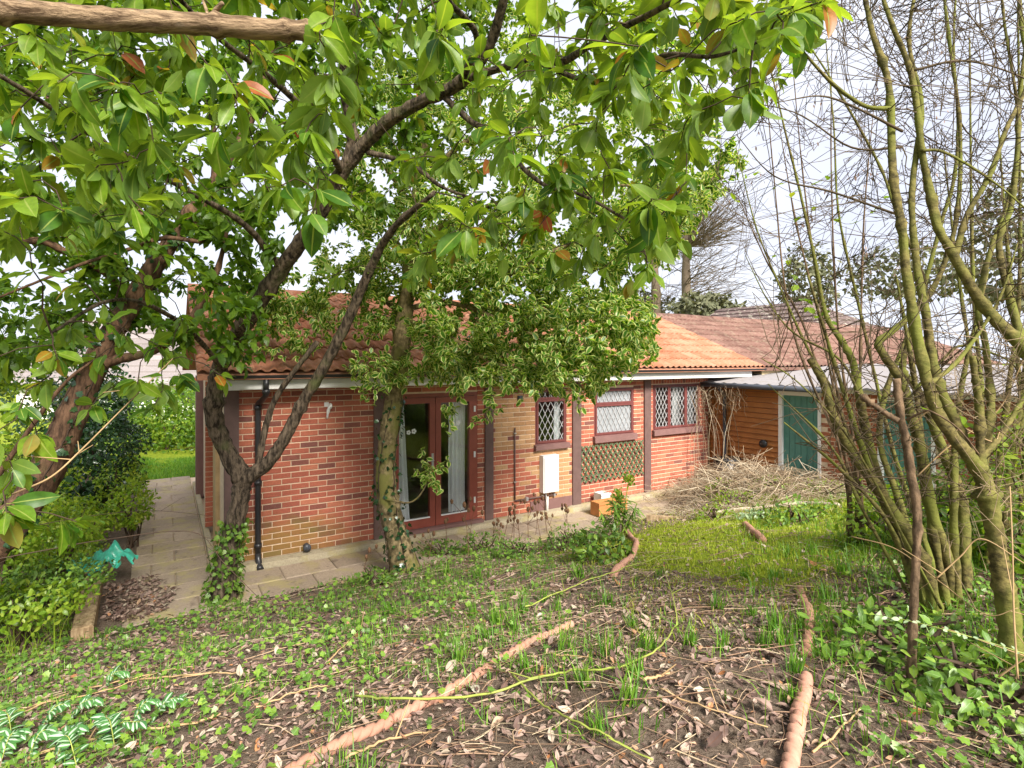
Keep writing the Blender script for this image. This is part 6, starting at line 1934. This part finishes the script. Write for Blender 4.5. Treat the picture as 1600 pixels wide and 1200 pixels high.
for i in range(22):
    x0 = RNG.uniform(8.1, 8.8); y0_ = RNG.uniform(-.9, -.1)
    q = np.array([HM @ Vector(v_) for v_ in ((x0, y0_, -.05), (x0 + RNG.normal(0, .1), y0_ + RNG.normal(0, .1), .9), (x0 + RNG.normal(0, .15), y0_ + RNG.normal(0, .15), RNG.uniform(1.2, 1.9)))])
    hp.tube(smooth_path(q, 4), RNG.uniform(.003, .007), 4, False, rnd=RNG.beta(1.5, 2))
o = obj('dead_climber', hp, 'straw', stuff=True); tag(o, 'dry dead climber hanging from the dark gutter in the wall corner', 'dead climber')

# ------------------------------------------------------------------ dried seed heads in front of the wall
sm = []
for k in range(5):
    b = MB()
    h_ = .34 + .06 * k
    lean = RNG.normal(0, .05, 2)
    top = np.array([lean[0], lean[1], h_])
    b.tube(np.array([(0, 0, -.03), top * .5 + np.array([.01, 0, 0]), top]), (.005, .004, .003), 4, False)
    def head(c, r_):
        z = np.linspace(-1, 1, 7)
        b.tube(np.array([c + np.array([0, 0, zz * r_ * 1.7]) for zz in z]), np.sqrt(np.maximum(0.03, 1 - z * z)) * r_, 7)
        for j in range(5):
            aa = RNG.uniform(0, 6.28)
            b.tube(np.array([c + np.array([0, 0, -r_ * 1.6]), c + np.array([math.cos(aa) * r_ * 1.6, math.sin(aa) * r_ * 1.6, r_ * RNG.uniform(-.5, 1.6)])]), (.002, .001), 3, False)
    head(top, .022)
    for j in range(2 + k % 2):
        t = RNG.uniform(.5, .8)
        v = np.array([RNG.normal(0, .1), RNG.normal(0, .1), RNG.uniform(.1, .2)])
        b.tube(np.array([top * t, top * t + v]), (.003, .002), 4, False)
        head(top * t + v, .018)
    sm.append(b.mesh('dried_seedhead', MAT['teasel']))
ORD = 'leftmost second third fourth fifth sixth seventh eighth ninth tenth eleventh twelfth thirteenth fourteenth fifteenth sixteenth seventeenth eighteenth'.split()
for i, (a, b) in enumerate(sorted([(728, 862), (733, 868), (770, 856), (776, 858), (784, 852), (797, 850), (803, 846), (812, 850), (826, 846), (836, 842), (846, 846), (856, 840), (866, 842), (880, 838), (668, 880), (566, 905), (700, 868), (890, 836)])):
    g = G(a, b)
    o = bpy.data.objects.new('dried_seedhead', sm[i % 5])
    o.location = g; o.rotation_euler = (RNG.normal(0, .05), RNG.normal(0, .05), RNG.uniform(0, 6.28))
    s_ = RNG.uniform(.8, 1.15); o.scale = (s_, s_, s_)
    COL.objects.link(o)
    tag(o, ('leftmost' if i == 0 else ORD[i] + ' from the left') + ' of the dried brown seed-head stalks before the house wall', 'seed head', 'dried seed heads along the bank edge')

# ------------------------------------------------------------------ planted things on the bank
g = G(968, 850)
eu = thing('narrow_leaved_plant', 'upright plant with narrow dark leaves and a lime-green flower head by the curved edging', 'plant', g)
NT = [leaf_template(4, .075, .3, .35, 0, 3, .85, .5, .02)]
stb = MB(); pos = []; dd = []; LL = []; lp = []; ld = []
for k, (tx, ty, hh) in enumerate(((.12, .05, .75), (-.10, -.05, .62), (.0, .08, .55), (.2, -.05, .5), (-.25, 0, .42))):
    q = smooth_path([g + np.array([tx * .1, ty * .1, -.02]), g + np.array([tx * .5, ty * .5, hh * .5]), g + np.array([tx, ty, hh])], 8)
    stb.tube(q, np.linspace(.010, .006, len(q)), 6, False)
    for j in range(60):
        t = RNG.uniform(.45, .95) if k else RNG.uniform(.35, .8)
        c = q[int(t * (len(q) - 1))]
        az = RNG.uniform(0, 6.28)
        pos.append(c); dd.append((math.cos(az), math.sin(az), RNG.uniform(-.25, .45))); LL.append(RNG.uniform(.10, .19))
    if k in (0, 2):
        for j in range(110):
            lp.append(q[-1] + rand_unit(1)[0] * np.array([.08, .08, .10]) * RNG.uniform(.3, 1) + np.array([0, 0, .02])); ld.append(rand_unit(1)[0])
obj('stem', stb, 'cane_green', eu, stuff=True)
T, Fq, E = NT[0]
obj('leaf', MB().scatter(T, Fq, np.array(pos), frames(np.array(dd), np.array([0, 0, 1.0]) + RNG.normal(0, .2, (len(pos), 3))), np.array(LL), True, RNG.uniform(0, 1, len(pos)), E), 'ivy_leaf', eu, stuff=True)
T, Fq, E = ST[0]
obj('flower_head', MB().scatter(T, Fq, np.array(lp), frames(np.array(ld), rand_unit(len(lp))), RNG.uniform(.03, .05, len(lp)), True, RNG.uniform(.3, 1, len(lp)), E), 'lime_leaf', eu, stuff=True)

def low(name, label, px, py, r, n, mat, l0, l1, T=None):
    g_ = G(px, py)
    return bush(name, label, 'plant', (g_[0], g_[1], g_[2] + r[2] * .45), r, n, mat, l0, l1, None, T, .9)
low('leafy_perennial', 'low mound of dark divided leaves at the foot of the narrow-leaved plant', 940, 876, (.30, .24, .22), 520, 'ivy_leaf', .05, .10, NT + ST)
for (a, b, r, n, lab) in ((690, 872, (.35, .16, .15), 700, 'low fresh green weeds right of the holly trunk'), (760, 862, (.38, .16, .16), 700, 'low green weeds under the French door step'),
                          (805, 870, (.3, .2, .14), 400, 'weedy green tuft among dried seed heads below the meter box'), (590, 915, (.2, .14, .12), 280, 'small green weeds left of the holly foot'),
                          (1150, 790, (.4, .2, .15), 420, 'sparse green weeds at the near edge of the hay heap'), (1115, 812, (.3, .15, .12), 350, 'patch of green weeds beside the timber plank'),
                          (885, 858, (.3, .2, .18), 500, 'mixed green weeds between seed heads and orange trough'), (1205, 765, (.4, .3, .14), 420, 'green weeds growing through the middle of the hay heap'), (1290, 775, (.4, .25, .16), 450, 'green weeds at the right end of the hay heap'), (1130, 770, (.3, .25, .14), 320, 'thin green weeds at the left end of the hay heap')):
    low('weed_patch', lab, a, b, r, n, 'ivy_leaf' if a < 1000 else 'lime_leaf', .025, .055)
for (a, b, r, n, mat, lab) in ((1250, 815, (.5, .25, .18), 420, 'ivy_leaf', 'low bramble leaves on the lawn behind the lone rope piece'), (1180, 812, (.22, .14, .08), 240, 'pale_leaf', 'low grey-green plant above the lone rope piece'),
                               (1400, 850, (.5, .4, .35), 1000, 'lime_leaf', 'leafy green undergrowth behind the dark sawn sapling'), (1470, 860, (.4, .4, .4), 1000, 'small_leaf', 'leafy undergrowth among the slender olive stems'),
                               (1545, 870, (.5, .4, .5), 1500, 'small_leaf', 'dense green undergrowth behind the thick olive trunk'), (1620, 900, (.4, .4, .7), 1500, 'lime_leaf', 'tall bright undergrowth at the right edge'),
                               (1590, 740, (.35, .3, .3), 500, 'dark_leaf', 'dark ivy-like leaves behind the forked trunk'), (1530, 1090, (.35, .25, .14), 420, 'ivy_leaf', 'low ivy mound at the foot of the thick olive trunk'),
                               (1400, 1010, (.4, .3, .12), 420, 'ivy_leaf', 'low ivy around the base of the sawn sapling')):
    low('undergrowth', lab, a, b, r, n, mat, .035, .075)
def sprig(name, label, pts, mat, l0, l1, n, cat='plant', group=None, pair=True, T=None, r=.0025, stemmat='cane_green'):
    q = smooth_path(pts, 8)
    root = thing(name, label, cat, q[0], group)
    obj('stem', MB().tube(q, np.linspace(r, r * .5, len(q)), 5), stemmat, root)
    t = np.linspace(.12, .99, n)
    i = np.clip((t * (len(q) - 1)).astype(int), 0, len(q) - 2)
    c = q[i]; tg = q[i + 1] - q[i]; tg /= np.linalg.norm(tg, axis=1, keepdims=True)
    sd_ = np.cross(tg, [0, 0, 1.0]); sd_ /= np.linalg.norm(sd_, axis=1, keepdims=True) + 1e-9
    P_, D_ = [], []
    for sg in (1, -1):
        P_.append(c); D_.append(sd_ * sg + tg * .5 + RNG.normal(0, .2, c.shape))
    P_, D_ = np.concatenate(P_), np.concatenate(D_)
    T_, F_, E_ = (T or ST)[0]
    obj('leaf', MB().scatter(T_, F_, P_, frames(D_, np.array([0, -.4, 1.0]) + RNG.normal(0, .25, P_.shape)), RNG.uniform(l0, l1, len(P_)), True, RNG.uniform(0, 1, len(P_)), E_), mat, root, stuff=True)
    return root
sprig('pale_leaved_sprig', 'arching sprig with pairs of small pale leaves in front of the stems at right', px_path([(1640, 1035, 2.0), (1560, 1008, 2.05), (1480, 985, 2.1), (1420, 970, 2.2), (1368, 961, 2.3)]), 'pale_leaf', .022, .032, 16)
VT = [leaf_template(5, .26, .2, .3, .02, 5, .85, .42, .05)]
for k, (a, b, ex, ey) in enumerate(sorted(((20, 1165, -30, -60), (60, 1150, 30, -60), (85, 1195, 20, -70), (140, 1170, 70, -40), (180, 1175, -30, -60), (205, 1140, 25, -50), (120, 1200, -40, -50), (0, 1200, 10, -60), (160, 1080, 25, -30), (40, 1200, 20, -70), (235, 1130, 40, -40), (100, 1140, 40, -55)))):
    g_ = G(a, b)
    e_ = g_ + np.array([ex * g_[1] / F, .06, -ey * g_[1] / F * .55])
    sprig('variegated_sprig', ('leftmost' if k == 0 else ORD[k] + ' from the left') + ' of the silver-centred green sprigs in the bottom left corner', [g_, (g_ + e_) / 2 + np.array([0, 0, .06]), e_ + np.array([0, 0, .02])], 'variegated_leaf', .04, .065, 11, 'plant', 'silver-centred sprigs in the bottom left corner', T=VT)
for lab, pts in (('bramble shoot with bright green leaves hanging against the brown roof', [(1225, 395, 3.9), (1245, 440, 3.85), (1262, 480, 3.8), (1300, 505, 3.8)]), ('bright green leafy shoot arching between the olive stems', [(1430, 640, 3.0), (1470, 635, 2.95), (1510, 660, 2.9), (1535, 700, 2.9)]),
                 ('thin shoot with small green leaves against the sky right of the holly', [(1140, 330, 4.4), (1175, 270, 4.3), (1240, 300, 4.3), (1300, 270, 4.3)]), ('leafy green shoot in front of the right-hand garage brick', [(1600, 720, 3.0), (1570, 700, 3.0), (1540, 660, 3.1)]),
                 ('thin twig with a few round green leaves above the speckled roof', [(1190, 430, 4.6), (1260, 330, 4.5), (1330, 350, 4.4), (1400, 300, 4.4)])):
    sprig('green_shoot', lab, px_path(pts), 'lime_leaf', .06, .10, 7, 'shoot', T=ST, stemmat='twig')
